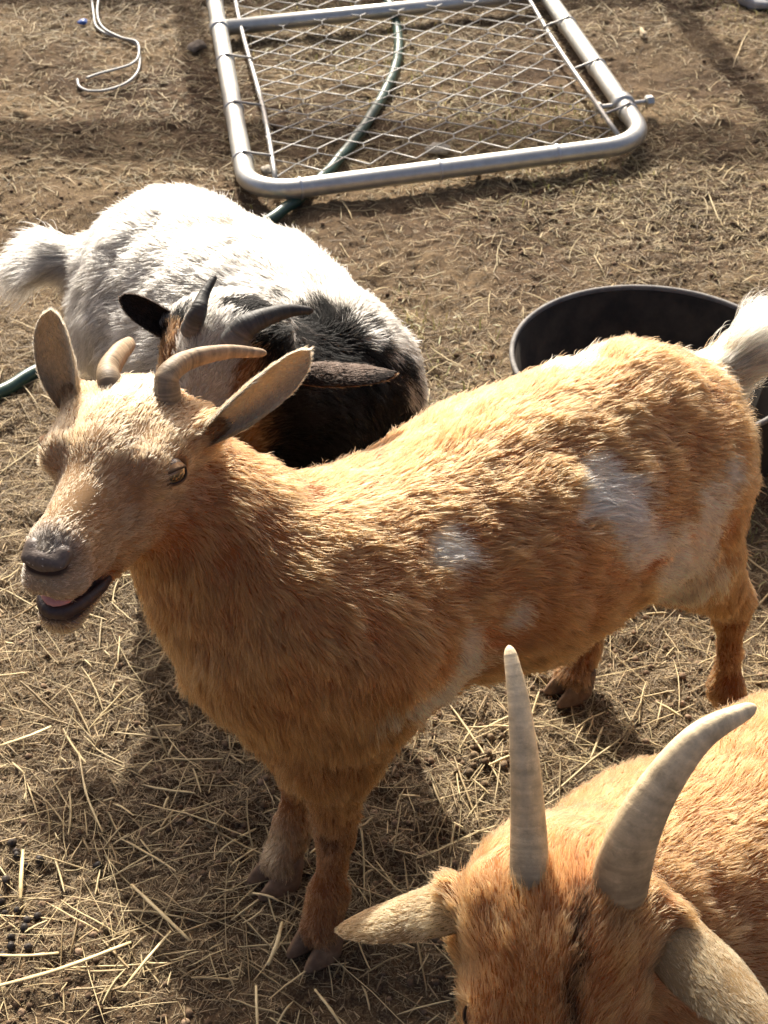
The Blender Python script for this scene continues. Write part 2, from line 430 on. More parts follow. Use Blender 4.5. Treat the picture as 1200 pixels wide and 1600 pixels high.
# ------------------------------------------------------------------ goats
M_HORN_L = None
def horn_mat(name, base, dark, tipc, amp=1.0):
    m, nt, out = new_mat(name)
    b = N(nt, 'ShaderNodeBsdfPrincipled'); b.inputs['Roughness'].default_value = .55; b.inputs['Specular IOR Level'].default_value = .4
    a = N(nt, 'ShaderNodeAttribute'); a.attribute_name = 'along'
    tc = N(nt, 'ShaderNodeTexCoord'); mp = N(nt, 'ShaderNodeMapping'); mp.inputs['Scale'].default_value = (1, 1, 1)
    n1 = N(nt, 'ShaderNodeTexNoise'); n1.inputs['Scale'].default_value = 60; n1.inputs['Detail'].default_value = 7; n1.inputs['Roughness'].default_value = .7
    nt.links.new(tc.outputs['Object'], n1.inputs['Vector'])
    cb = N(nt, 'ShaderNodeCombineXYZ'); mu = N(nt, 'ShaderNodeMath', operation='MULTIPLY'); mu.inputs[1].default_value = 34
    nt.links.new(a.outputs['Fac'], mu.inputs[0]); nt.links.new(mu.outputs[0], cb.inputs[0])
    ad = N(nt, 'ShaderNodeMath', operation='MULTIPLY'); ad.inputs[1].default_value = 1.5; nt.links.new(n1.outputs['Fac'], ad.inputs[0]); nt.links.new(ad.outputs[0], cb.inputs[1])
    n2 = N(nt, 'ShaderNodeTexNoise'); n2.inputs['Scale'].default_value = 1; n2.inputs['Detail'].default_value = 3; nt.links.new(cb.outputs[0], n2.inputs['Vector'])
    r = N(nt, 'ShaderNodeValToRGB'); nt.links.new(a.outputs['Fac'], r.inputs[0])
    e = r.color_ramp.elements; e[0].color = (*dark, 1); e[1].color = (*tipc, 1); e[1].position = 1.0; q = e.new(.42); q.color = (*base, 1)
    mx = N(nt, 'ShaderNodeMix'); mx.data_type = 'RGBA'; mx.blend_type = 'MULTIPLY'; mx.inputs[0].default_value = .9
    mr = N(nt, 'ShaderNodeMapRange'); mr.inputs[1].default_value = .3; mr.inputs[2].default_value = .7; mr.inputs[3].default_value = 1-.5*amp; mr.inputs[4].default_value = 1+.35*amp
    ml = N(nt, 'ShaderNodeMath', operation='MULTIPLY'); nt.links.new(n2.outputs['Fac'], mr.inputs[0])
    mr2 = N(nt, 'ShaderNodeMapRange'); mr2.inputs[1].default_value = .3; mr2.inputs[2].default_value = .7; mr2.inputs[3].default_value = .55; mr2.inputs[4].default_value = 1.35
    nt.links.new(n1.outputs['Fac'], mr2.inputs[0]); nt.links.new(mr.outputs[0], ml.inputs[0]); nt.links.new(mr2.outputs[0], ml.inputs[1])
    nt.links.new(r.outputs[0], mx.inputs[6]); nt.links.new(ml.outputs[0], mx.inputs[7]); nt.links.new(mx.outputs[2], b.inputs['Base Color'])
    bp = N(nt, 'ShaderNodeBump'); bp.inputs['Strength'].default_value = .5; bp.inputs['Distance'].default_value = .0012
    nt.links.new(ml.outputs[0], bp.inputs['Height']); nt.links.new(bp.outputs[0], b.inputs['Normal']); nt.links.new(b.outputs[0], out.inputs[0])
    return m
M_HORN = horn_mat('horn_pale', (.33, .24, .15), (.17, .13, .09), (.46, .33, .21))
M_HORN_FG = horn_mat('horn_grey', (.62, .47, .28), (.11, .082, .058), (.88, .71, .46), .55)
M_HORN_BLK = horn_mat('horn_black', (.05, .048, .045), (.30, .29, .27), (.022, .02, .018))
M_HOOF = principled('hoof', (.17, .10, .055), .7, noise=(120, (.28, .18, .11), .4, .7), bump=(300, .3, .001))
M_EYE = None
def eye_mat():
    m, nt, out = new_mat('goat_eye')
    b = N(nt, 'ShaderNodeBsdfPrincipled'); b.inputs['Roughness'].default_value = .06; b.inputs['Coat Weight'].default_value = 1
    a = N(nt, 'ShaderNodeAttribute'); a.attribute_name = 'coat'; nt.links.new(a.outputs['Color'], b.inputs['Base Color']); nt.links.new(b.outputs[0], out.inputs[0]); return m
M_EYE = eye_mat()
M_LID = principled('eyelid_skin', attr='coat', rough=.75, spec=.25, bump=(600, .4, .0006))
M_NOSE = principled('nose_skin', attr='coat', rough=.45, bump=(700, .5, .0008))
M_TONGUE = principled('tongue_flesh', (.62, .27, .24), .38, noise=(220, (.70, .36, .32), .3, .7), sub=.3, bump=(500, .3, .0006))
M_TEETH = principled('teeth', (.70, .64, .52), .35)

def horn(path, r0, r1, mat, parent, rings=0, ramp=.06, flat=.75, up=(0, 0, 1), name='horn', n=120, blunt=.8):
    t = 1-(1-np.linspace(0, 1, n))**1.9; P0 = spline(path, 400); P = np.stack([np.interp(t*399, np.arange(400), P0[:, i]) for i in range(3)], 1)
    rad = r1+(r0-r1)*(1-t)**blunt
    rad = rad*np.clip(np.sqrt(np.clip(1-(1-np.clip((1-t)*26, 0, 1))**2, 0, 1)), .01, 1)
    def ridge(s, th):
        a = 0
        if rings:
            a = ramp*abs(math.sin(math.pi*rings*s**.85))**.7*max(0, 1-s*1.35)*(0.6+.4*np.cos(th-1.2))
        return 1+a+.012*np.sin(th*3+s*9)+.01*np.sin(th*5+2)
    V, F = sweep(P, rad, 22, flat, up, True, ridge)
    al = np.concatenate([np.repeat(t, 22), [0, 1]])
    me = mk_mesh(name, V, F, True, {'along': al})
    return link(name, me, mat, parent)

def eyes(H, parent, mat_col=(.46, .30, .13), look=(.35, 0, 0), lids=True, open_=.55, skin=(.40, .28, .17), R_=.0115, cy=.0430):
    k = H.k; R = R_*k
    for sgn in (1, -1):
        c = H.p(.0, sgn*cy, .0125); d = unit(H.v(look[0], sgn*1.0, .10+look[2]))
        xa = unit(H.x-d*(H.x@d)); za = np.cross(d, xa); za = za*np.sign(za@H.z)
        nu, nv = 40, 28; V = []; Cc = []
        for i in range(nv+1):
            ph = math.pi*i/nv
            for j in range(nu):
                th = 2*math.pi*j/nu
                q = d*math.cos(ph)+(xa*math.cos(th)+za*math.sin(th))*math.sin(ph)
                V.append(c+q*R)
                px = math.sin(ph)*math.cos(th); pz = math.sin(ph)*math.sin(th)
                if ph < 1.6 and abs(px) < .50 and abs(pz) < .19*(1-(abs(px)/.52)**4)+.01: Cc.append((.004, .004, .004))
                elif ph < .82: v = .75+.25*math.sin(th*23)*math.sin(ph*14); Cc.append(tuple(x*v for x in mat_col))
                elif ph < .92: Cc.append((.03, .02, .015))
                else: Cc.append((.35, .27, .2))
        F = []
        for i in range(nv):
            for j in range(nu): F.append((i*nu+j, (i+1)*nu+j, (i+1)*nu+(j+1) % nu, i*nu+(j+1) % nu))
        me = mk_mesh('eye', np.array(V), np.array(F), True, {'coat': np.array(Cc)})
        e = link('eye', me, M_EYE, parent)
        # lids: two thick crescents over the ball
        for up_ in (1, -1):
            V = []; F = []; n = 22; m = 7
            for i in range(n+1):
                u = math.pi*i/n                                   # corner to corner
                gap = (open_ if up_ > 0 else open_*.62)*math.sin(u)**.8+.02
                for j in range(m+1):
                    t = j/m; el = gap+(1.25-gap)*t
                    az = (u-math.pi/2)*1.10
                    q = d*math.cos(el)*math.cos(az)+xa*math.sin(az)*1.0+za*up_*math.sin(el)*math.cos(az)
                    rr = R*(1.075+.10*math.sin(math.pi*min(1, t*3.0))*math.sin(u)+.02)-R*.16*t
                    V.append(c+unit(q)*rr)
            for i in range(n):
                for j in range(m): q = i*(m+1)+j; F.append((q, q+m+1, q+m+2, q+1))
            V = np.array(V); F = np.array(F); k0 = len(V)
            V2 = c+(V-c)*.93; F2 = F[:, ::-1]+k0
            rim = np.array([(i*(m+1), k0+i*(m+1), k0+(i+1)*(m+1), (i+1)*(m+1)) for i in range(n)])
            cc = np.zeros((2*k0, 3)); tt = np.tile(np.arange(m+1)/m, n+1)[:, None]
            c1 = np.array((.03, .018, .014))*(1-np.clip(tt*2.4, 0, 1))+np.array(skin)*np.clip(tt*2.4, 0, 1)
            cc[:k0] = c1; cc[k0:] = (.03, .02, .015)
            me = mk_mesh('eyelid', np.concatenate([V, V2]), np.concatenate([F, F2, rim]), True, {'coat': cc})
            link('eyelid', me, M_LID, e)
def hoof(c, yaw, parent, k=1.0, h=.026):
    """two claws pointing to yaw, sole on the ground at c"""
    root = []
    fx = np.array([math.cos(yaw), math.sin(yaw), 0]); fy = np.array([-fx[1], fx[0], 0])
    Vs = []; Fs = []; off = 0
    for sgn in (1, -1):
        n = 18; th = np.linspace(0, 2*math.pi, n, endpoint=False); rows = []
        for z, s, sh in ((0, 1.0, .006), (.004, 1.03, .006), (.016, .86, 0), (h, .66, -.006), (h+.008, .5, -.008)):
            x = np.cos(th); y = np.sin(th)
            L = (.026*np.where(x > 0, 1.0, .75))*x*s*k; Wd = .0115*y*s*k*(1-.35*np.clip(x, 0, 1))
            rows.append(np.array(c)+fx*(L+sh*k)[:, None]+fy*(Wd+sgn*.0118*k)[:, None]+np.array([0, 0, z*k]))
        V = np.concatenate(rows); F = []
        for i in range(4):
            for j in range(n): F.append((off+i*n+j, off+i*n+(j+1) % n, off+(i+1)*n+(j+1) % n, off+(i+1)*n+j))
        Vs += [V, [V[:n].mean(0)], [V[-n:].mean(0)]]; a = off+len(V)
        Fs += F; T = [(off+(j+1) % n, off+j, a, a) for j in range(n)]+[(off+4*n+j, off+4*n+(j+1) % n, a+1, a+1) for j in range(n)]
        Fs += T; off += len(V)+2
    Q = np.array(Fs); tri = Q[:, 2] == Q[:, 3]
    return link('hoof', mk_mesh('hoof', np.concatenate(Vs), [Q[~tri], Q[tri][:, :3]], True), M_HOOF, parent)

def blend(P, base, patches, seed=0):
    """base colour plus soft-edged coloured patches (centre, radii or (radii, axes), colour, softness)"""
    out = np.broadcast_to(np.array(base, float), P.shape).copy() if np.ndim(base) == 1 else np.array(base, float)
    for i, (c, r, col, soft) in enumerate(patches):
        q = P-np.array(c)
        if isinstance(r, tuple) and len(r) == 2 and np.ndim(r[1]) == 2: q = q@np.array(r[1]).T; rr = np.array(r[0])
        else: rr = np.array(r)
        d = np.linalg.norm(q/rr, axis=1)+(.24*wob(P, .035, seed+i+3)+.16*wob(P, .012, seed+i+8))
        w = np.clip((1+soft-d)/(2*soft), 0, 1); w = w*w*(3-2*w)
        if len(P) > 100000: w = .12*w+.88*(w > np.random.default_rng(i+77).random(len(P)))      # strands are either one colour or the other
        out = out*(1-w[:, None])+np.array(col)*w[:, None]
    return out
def bvh_of(V, F): return BVHTree.FromPolygons([tuple(v) for v in V], [tuple(int(i) for i in f) for f in F])
def surf(bvh, px, py):
    a = (px-600)/CF; b = (800-py)/CF
    r = Vector((a, math.cos(CP)+b*math.sin(CP), -math.sin(CP)+b*math.cos(CP))).normalized()
    h = bvh.ray_cast(Vector((0, 0, CH)), r)
    return np.array(h[0]) if h[0] is not None else None

def ear_fields(a, f, col_in, col_out, base, L, hl=.006, cb=None):
    def fn(P, nn):
        s = np.clip(((P-base)@a)/L, 0, 1); inn = (nn@f) > 0
        fl = np.broadcast_to(a, P.shape)
        ln = np.where(inn, hl*.8, hl)*(1.2-.5*s)
        co = np.where(inn[:, None], np.array(col_in), np.array(col_out))
        if cb is not None: kb = np.clip(1-s*2.4, 0, 1)[:, None]*np.where(inn, .45, .9)[:, None]; co = co*(1-kb)+np.array(cb)*kb
        return fl, ln, co*(1.05-.1*s)[:, None], np.ones(len(P)), np.full(len(P), .22)
    return fn

def build_goat(root, prims, bounds, colour, H, ears, n_hair, mask, seed, step=.006, fine=None, clump=22, n_ear=9000, hair_rad=.00022, tipmix=.0):
    for s_, e in zip((1, -1), sorted(ears, key=lambda e: -((np.array(e['base'])-H.O)@H.y))):
        b_ = np.array(e['base']); t_ = np.array(e['tip'])
        prims.append(Prim(H.p(-.038, s_*.030, .012), b_+(t_-b_)*.16, .016*H.k, .0085*H.k, .012, None, 1, t_-b_, .009))
    V, F, NR = surface_nets(prims, bounds[0], bounds[1], step, fine)
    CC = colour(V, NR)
    VV = [V]; FF = [F]; AC = [CC]; off = len(V); earset = []
    for e in ears:
        EV, EF, EN, a, f = make_ear(**{k: v for k, v in e.items() if k not in ('cin', 'cout', 'hl', 'cb')})
        ec = np.where(((EN@f) > 0)[:, None], np.array(e['cin']), np.array(e['cout']))*.8
        VV.append(EV); FF.append(EF+off); AC.append(ec); off += len(EV)
        earset.append((EV, EF, EN, a, f, e))
    me = mk_mesh('body', np.concatenate(VV), np.concatenate(FF), True, {'coat': np.concatenate(AC)*.85})
    body = link('body', me, M_SKIN, root)
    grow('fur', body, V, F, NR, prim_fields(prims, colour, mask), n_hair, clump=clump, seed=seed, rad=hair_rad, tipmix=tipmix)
    for i, (EV, EF, EN, a, f, e) in enumerate(earset):
        L = np.linalg.norm(np.array(e['tip'])-np.array(e['base']))
        grow('ear_fur', body, EV, EF, EN, ear_fields(a, f, e['cin'], e['cout'], np.array(e['base']), L, e.get('hl', .006), e.get('cb')), n_ear, clump=12, seed=seed+5+i, rad=.00017, K=4)
    return body, V, F

# ================================================================== 1. tan goat in the middle
u = unit((-.84, -.54, 0)); lf = np.array([-u[1], u[0], 0])*-1  # heading and its left side
lf = np.array([.54, -.84, 0])
ORA = (.42, .165, .054); ORD = (.29, .098, .028); CRM = (.90, .69, .44); WHT = (.94, .78, .56)
FACE = (.50, .31, .155); FGREY = (.25, .21, .17); DRK = (.10, .06, .04)
H1 = Head(at(176, 742, .875), (-.304, -.948, .091), (.952, -.307, -.015), 1.055, .93)
h = lambda *a: H1.v(*a)
bk = -u; dn = np.array([0, 0, -1.])
P1 = head_prims(H1, 1.0, .0056)
sh = np.array([-.035, .915, .345])
neckA = H1.p(-.060, 0, -.018); neckB = np.array([-.075, .905, .365])
P1 += [
 Prim(neckA, neckB, .044, .082, .03, lf, .95, (.45, .1, -1), .015, stiff=.30),
 Prim(H1.p(-.050, 0, -.04), np.array([-.104, .888, .312]), .034, .060, .03, None, 1, (.25, 0, -1), .017, stiff=.4),
 Prim(np.array([-.068, .900, .322]), np.array([-.033, .916, .315]), .066, .077, .05, lf, 1.0, (.2, 0, -1), .017),
 Prim(np.array([-.045, .91, .360]), np.array([.02, .955, .342]), .082, .094, .032, lf, 1.0, bk+dn*.5, .016, stiff=.32),
 Prim(np.array([-.005, .935, .345]), np.array([.10, 1.01, .338]), .094, .110, .032, lf, 1.03, bk+dn*.45, .016, stiff=.30),
 Prim(np.array([.10, 1.01, .338]), np.array([.165, 1.05, .343]), .110, .105, .032, lf, 1.06, bk+dn*.35, .016, stiff=.32),
 Prim(np.array([.165, 1.055, .358]), np.array([.240, 1.105, .370]), .098, .083, .032, lf, 1.02, bk+dn*.3, .017, stiff=.32),
 Prim(np.array([.10, 1.01, .402]), np.array([.215, 1.085, .428]), .045, .048, .032, lf, 1.0, bk+dn*.1, .017, stiff=.36),
 Prim(np.array([.240, 1.105, .328]), np.array([.268, 1.13, .305]), .086, .074, .05, lf, 1.0, bk+dn*.7, .016, stiff=.32),
 Prim(np.array([.225, 1.085, .315])+lf*.03, np.array([.272, 1.075, .275]), .060, .042, .03, None, 1, dn+bk*.3, .013),
 # shoulders
 Prim(np.array([-.04, .915, .33])+lf*.055, np.array([-.050, .862, .235]), .056, .042, .05, None, 1, (.1, 0, -1), .018),
 Prim(np.array([-.04, .915, .33])-lf*.055, np.array([-.082, .927, .235]), .062, .044, .05, None, 1, (.1, 0, -1), .018),
]
def foreleg(elbow, knee, fet, hoofc, k=1.0):
    e, kn, ft, hc = map(np.array, (elbow, knee, fet, hoofc))
    return [Prim(e, kn+(0, 0, .022), .038*k, .0180*k, .03, None, 1, dn, .013), Prim(kn+(0, 0, .014), kn-(0, 0, .012), .0185*k, .0170*k, .010, None, 1, dn, .006),
            Prim(kn-(0, 0, .012), ft+(0, 0, .012), .0138*k, .0125*k, .010, None, 1, dn, .005), Prim(ft+(0, 0, .004), ft-(0, 0, .002), .0165*k, .0172*k, .010, None, 1, dn, .006),
            Prim(ft, hc+(0, 0, .024), .0160*k, .0185*k, .010, None, 1, dn, .008)]
def hindleg(hip, stifle, hock, fet, hoofc, k=1.0):
    hp, st, hk, ft, hc = map(np.array, (hip, stifle, hock, fet, hoofc))
    return [Prim(hp, st, .088*k, .052*k, .035, None, 1, bk*.3+dn, .015), Prim(hp*.55+st*.45, hk+(0, 0, .012), .060*k, .0225*k, .03, None, 1, bk*.2+dn, .013), Prim(st, hk, .044*k, .020*k, .02, None, 1, bk*.2+dn, .013),
            Prim(hk+(0, 0, .010), hk-(0, 0, .012), .0205*k, .0185*k, .010, None, 1, dn, .008), Prim(hk, ft+(0, 0, .01), .0160*k, .0150*k, .010, None, 1, dn, .007),
            Prim(ft+(0, 0, .004), ft-(0, 0, .002), .019*k, .020*k, .014, None, 1, dn, .010), Prim(ft, hc+(0, 0, .026), .0185*k, .020*k, .012, None, 1, dn, .009)]
hoofs1 = [(-.058, .826, 0), (-.098, .902, 0), (.368, 1.095, 0), (.207, 1.155, 0)]
P1 += foreleg((-.042, .868, .22), (-.043, .858, .128), (-.050, .843, .052), hoofs1[0], 1.0)
P1 += foreleg((-.080, .925, .22), (-.078, .922, .128), (-.088, .918, .052), hoofs1[1], .98)
P1 += hindleg((.268, 1.098, .305), (.282, 1.072, .260), (.353, 1.125, .148), (.358, 1.108, .052), hoofs1[2], .80)
P1 += hindleg((.27, 1.18, .30), (.220, 1.16, .20), (.262, 1.20, .135), (.215, 1.178, .05), hoofs1[3], .95)
tailA = np.array([.292, 1.150, .385]); tailB = np.array([.350, 1.185, .430])
P1 += [Prim(tailA, tailB, .022, .014, .03, None, 1, (tailB-tailA)+(0, 0, .01), .045, stiff=.9)]

g1 = empty('goat', (.13, .99, 0))
tag(g1, 'orange-tan goat with white flank patches and open mouth, standing side-on in the middle', 'goat')
V1t, F1t, N1t = surface_nets(P1, (-.42, .68, .0), (.55, 1.40, .60), .010)
B1 = bvh_of(V1t, F1t)
def pp(bvh, px, py, fb):
    q = surf(bvh, px, py); return q if q is not None else np.array(fb)
pat1 = [
 (pp(B1, 940, 765, (0, 0, 0)), (.022, .027, .031), WHT, .18), (pp(B1, 978, 815, (0, 0, 0)), (.021, .028, .026), WHT, .3),
 (pp(B1, 708, 862, (0, 0, 0)), (.019, .021, .017), WHT, .40), (pp(B1, 730, 1030, (0, 0, 0)), (.017, .02, .03), CRM, .6),
 (pp(B1, 690, 1085, (0, 0, 0)), (.05, .05, .018), CRM, .5), (pp(B1, 800, 965, (0, 0, 0)), (.010, .014, .012), CRM, .7),
 (pp(B1, 1075, 870, (0, 0, 0)), (.040, .05, .042), CRM, .3), (pp(B1, 1060, 920, (0, 0, 0)), (.045, .05, .028), CRM, .35),
 (pp(B1, 1105, 800, (0, 0, 0)), (.022, .03, .03), CRM, .4), (pp(B1, 1140, 735, (0, 0, 0)), (.010, .03, .02), CRM, .4), (pp(B1, 1010, 855, (0, 0, 0)), (.03, .03, .02), CRM, .4),
 (np.array([.17, 1.08, .455]), (.035, .03, .014), WHT, .35),
 (tailB, (.075, .07, .07), CRM, .2), (H1.p(-.042, .002, .05), (.020, .015, .022), WHT, .25),
]
def colour1(P, nn):
    q = H1.loc(P)
    base = np.broadcast_to(np.array(ORA), P.shape).copy()
    m = np.clip(.5+.5*wob(P, .10, 20), 0, 1)[:, None]; base = base*(1-.35*m)+np.array(ORD)*.35*m
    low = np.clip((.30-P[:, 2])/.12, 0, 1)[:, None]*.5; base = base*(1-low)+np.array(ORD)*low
    # face
    hd = np.clip(1.15-np.linalg.norm((q-[.02, 0, .012])/[.10, .066, .058], axis=1), 0, .3)[:, None]/.3
    base = base*(1-hd)+np.array(FACE)*hd
    st = np.exp(-((np.abs(q[:, 1])-.030)/.010)**2)*np.clip(1-np.abs(q[:, 0]-.035)/.05, 0, 1)*(q[:, 2] > -.02); base = base*(1-.35*st[:, None])+np.array(FGREY)*.35*st[:, None]
    mz = np.clip((q[:, 0]-.078)/.018, 0, 1)*(np.abs(q[:, 1]) < .05)*(q[:, 2] > -.07)*np.clip((q[:, 2]+.040)/.008, 0, 1); up_ = np.clip((q[:, 2]+.020)/.010, 0, 1)[:, None]; base = base*(1-mz[:, None])+(np.array((.27, .225, .18))*up_+np.array((.50, .40, .28))*(1-up_))*mz[:, None]
    base = blend(P, base, pat1, 2)
    kn = np.exp(-(np.linalg.norm(P-[-.050, .84, .125], axis=1)/.022)**2)[:, None]; base = base*(1-.7*kn)+np.array(DRK)*.7*kn
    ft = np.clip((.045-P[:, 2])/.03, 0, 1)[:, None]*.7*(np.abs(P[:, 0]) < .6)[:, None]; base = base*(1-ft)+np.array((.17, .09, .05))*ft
    kf = np.exp(-(np.linalg.norm(P-[-.108, .895, .05], axis=1)/.034)**2)[:, None]; base = base*(1-.75*kf)+np.array((.66, .46, .25))*.75*kf
    ch = np.clip(1.3-np.linalg.norm((q-[.085, 0, -.070])/[.035, .03, .016], axis=1), 0, .4)[:, None]/.4; base = base*(1-ch)+np.array((.50, .35, .19))*ch
    for sg in (1, -1): ey = np.clip(1.35-np.linalg.norm((q-[.001, sg*.052, .0125])/[.0125, .012, .0085], axis=1), 0, .35)[:, None]/.35; base = base*(1-ey)+np.array((.10, .06, .04))*ey
    # bare dark skin: nose pad, lips, inside of the mouth
    pad = np.clip(1.2-np.linalg.norm((q-[.109, 0, -.009])/[.012, .018, .007], axis=1), 0, .25)/.25
    lip = np.clip(1.2-np.linalg.norm((q-[.085, 0, -.0515])/[.036, .030, .0085], axis=1), 0, .3)/.3
    d = np.maximum(pad, lip)[:, None]; return base*(1-d)+np.array((.075, .055, .055))*d
def mask_head(H, bare_eye=True):
    def f(P):
        q = H.loc(P)
        pad = np.linalg.norm((q-[.112, 0, -.009])/[.011, .018, .008], axis=1)
        eye = np.minimum(np.linalg.norm((q-[0, .050, .0125])/[.014, .012, .0105], axis=1), np.linalg.norm((q-[0, -.050, .0125])/[.014, .012, .0105], axis=1))
        if not bare_eye: eye = eye+9
        lip = np.linalg.norm((q-[.087, 0, -.0510])/[.032, .030, .0075], axis=1)
        return np.clip((np.minimum(np.minimum(pad, eye), lip)-.95)*4, 0, 1)*(P[:, 2] > .022)
    return f
earL = dict(base=H1.p(-.045, .048, .018), tip=at(483, 552, .90), width=.046, face=unit(np.array([0, -.9, -.1])+H1.v(.6, 0, 0)), cup=.60, cb=ORA, cin=(.88, .68, .44), cout=(.62, .40, .20), hl=.007, curl=.05)
earR = dict(base=H1.p(-.048, -.048, .018), tip=at(75, 487, .95), width=.046, face=(-.3, -1, .1), cup=.45, cb=ORA, cin=(.66, .50, .32), cout=(.55, .40, .24), hl=.007, curl=.05)
body1, V1, F1 = build_goat(g1, P1, ((-.42, .68, .0), (.60, 1.42, .62)), colour1, H1, [earL, earR], 380000, mask_head(H1), 11, .0065, (H1.O-.13, H1.O+.13, .0028), n_ear=14000, tipmix=.12)
def hpath(H, a, pts, Ys):
    return [a]+[at(px, py, Y) for (px, py), Y in zip(pts, Ys)]
b1 = H1.p(-.050, .022, .045); b2 = H1.p(-.050, -.022, .045)
horn([b1-H1.z*.012, b1, at(264, 585, .925), at(296, 562, .945), at(355, 550, .965), at(417, 552, .98)], .0140, .003, M_HORN, g1, 9, .13, .8, blunt=.75)
horn([b2-H1.z*.012, b2, at(170, 580, .95), at(186, 553, .98), at(205, 535, 1.02)], .0125, .005, M_HORN, g1, 6, .14, .8, blunt=.6)
eyes(H1, g1, (.40, .23, .09), (.62, 0, 0), open_=.40, skin=(.42, .25, .13))
for i, c in enumerate(hoofs1): hoof(c, math.atan2(u[1], u[0])+(.25 if i == 0 else 0), g1, .98)
snout(H1, g1, (.115, .085, .068), M_NOSE, 1.0)
# tongue and lower teeth
tv, tf = sweep(spline([H1.p(.040, 0, -.047), H1.p(.070, 0, -.0465), H1.p(.092, 0, -.0440), H1.p(.1035, 0, -.0462)], 18), np.array([.0125]*12+[.0125, .012, .011, .009, .0065, .003]), 18, .34, H1.z)
link('tongue', mk_mesh('tongue', tv, tf), M_TONGUE, g1)
for i in range(6):
    y_ = (i-2.5)*.0046; c = H1.p(.0995-abs(i-2.5)**2*.0011, y_, -.0515)
    tv, tf = sweep([c-H1.z*.004, c, c+H1.z*.003+H1.x*.0008, c+H1.z*.0048+H1.x*.001], np.array([.0020, .0025, .0026, .0014]), 12, .7, H1.x)
    link('tooth', mk_mesh('tooth', tv, tf), M_TEETH, g1)

# ================================================================== 2. white goat with black shoulders behind
GK = .90                                   # stands this much nearer than first laid out
def nearer(v): v = np.array(v, float); return np.array([0, 0, CH])+(v-np.array([0, 0, CH]))*GK
u2 = unit((.72, -.62, 0)); l2 = np.array([-u2[1], u2[0], 0]); bk2 = -u2
WW = (.47, .43, .365); BB = (.003, .0025, .002); BRN = (.26, .11, .04)
H2 = Head(at(335, 618, 1.20*GK), (-.36, -.62, -.70), (.92, -.38, -.02), 1.03*GK)
r2 = np.array([-.248, 1.565, .272])     # pelvis
s2 = np.array([-.080, 1.37, .245])    # shoulders
P2 = head_prims(H2, 0, .0065)
P2b = [
 Prim(r2, r2+(s2-r2)*.5+(0, 0, -.01), .105, .125, .06, None, 1, bk2+dn*.5, .016, stiff=.24),
 Prim(r2+(s2-r2)*.5+(0, 0, -.01), s2, .125, .112, .06, None, 1, bk2+dn*.5, .016, stiff=.24),
 Prim(r2+(-.035, .03, -.02), r2, .085, .10, .05, None, 1, bk2+dn*.8, .015, stiff=.24),
 Prim(s2, s2+(-.03, -.075, .0), .105, .085, .06, None, 1, (.4, -.2, -.8), .015, stiff=.24),
 Prim(s2+(-.03, -.07, .0), np.array([0, 0, CH])+(H2.p(-.05, 0, -.015)-np.array([0, 0, CH]))/GK, .082, .050, .05, None, 1, (.8, .3, -.5), .016, stiff=.3),
]
for p_ in P2b: p_.a = nearer(p_.a); p_.b = nearer(p_.b); p_.ra *= GK; p_.rb *= GK; p_.k *= GK
P2 += P2b
R2 = nearer(r2); S2 = nearer(s2); feet2 = []
for c_, sg, hind in ((R2, 1, 1), (R2, -1, 1), (S2, 1, 0), (S2, -1, 0)):
    q = c_+l2*.052*sg; kx_, ky_ = q[0], q[1]
    if hind:
        P2 += [Prim(q+(0, 0, -.03), (kx_+u2[0]*.02, ky_+u2[1]*.02, .25), .072, .045, .04, None, 1, dn, .018), Prim((kx_+u2[0]*.02, ky_+u2[1]*.02, .25), (kx_-u2[0]*.04, ky_-u2[1]*.04, .15), .040, .021, .02, None, 1, dn, .012),
               Prim((kx_-u2[0]*.04, ky_-u2[1]*.04, .15), (kx_-u2[0]*.035, ky_-u2[1]*.035, .03), .018, .017, .02, None, 1, dn, .010)]; feet2.append((kx_-u2[0]*.03, ky_-u2[1]*.03, 0))
    else:
        P2 += [Prim(q+(0, 0, -.03), (kx_, ky_, .19), .055, .028, .04, None, 1, dn, .018), Prim((kx_, ky_, .19), (kx_, ky_, .03), .021, .017, .02, None, 1, dn, .010)]; feet2.append((kx_, ky_, 0))
tA = at(128, 405, 1.60*GK); tB = at(72, 402, 1.62*GK); tC = at(36, 418, 1.61*GK)
P2 += [Prim(tA+(.02, -.01, 0), tB, .020, .016, .03, None, 1, unit(tB-tA), .042, stiff=.7), Prim(tB, tC, .016, .011, .02, None, 1, unit(tC-tB)+(0, 0, -.2), .040, stiff=.55)]
g2 = empty('goat', (-.14, 1.32, 0))
tag(g2, 'white goat with black neck and black ears, turning its head back behind the tan goat', 'goat')
V2t, F2t, N2t = surface_nets(P2, (-.60, .9, 0), (.25, 1.75, .62), .012); B2 = bvh_of(V2t, F2t)
pat2 = [
 (nearer(s2+(-.02, -.10, .02)), (.104, .077, .126), BB, .15), (pp(B2, 520, 545, S2), (.05, .05, .06), BB, .12),
 (pp(B2, 385, 490, S2), (.02, .03, .02), BB, .3), (pp(B2, 425, 535, S2), (.03, .03, .03), BB, .3), (pp(B2, 470, 660, S2), (.09, .06, .09), BB, .15), (pp(B2, 590, 640, S2), (.06, .07, .05), BB, .15),
]
def colour2(P, nn):
    q = H2.loc(P); c = blend(P, WW, pat2, 5)
    inh = (np.linalg.norm((q-[.02, 0, 0])/[.125, .075, .075], axis=1) < 1.05) & (q[:, 0] > -.072)
    side = np.abs(q[:, 1]-.0); blaze = np.clip((.036-side+.004*wob(P, .02, 3))/.006, 0, 1)[:, None]
    hc = np.array(WW)*blaze+np.array(BB)*(1-blaze)
    br = np.exp(-((side-.040)/.008)**2)[:, None]*(q[:, 0] > -.05)[:, None]; hc = hc*(1-br)+np.array(BRN)*br
    c = np.where(inh[:, None], hc, c)
    return c
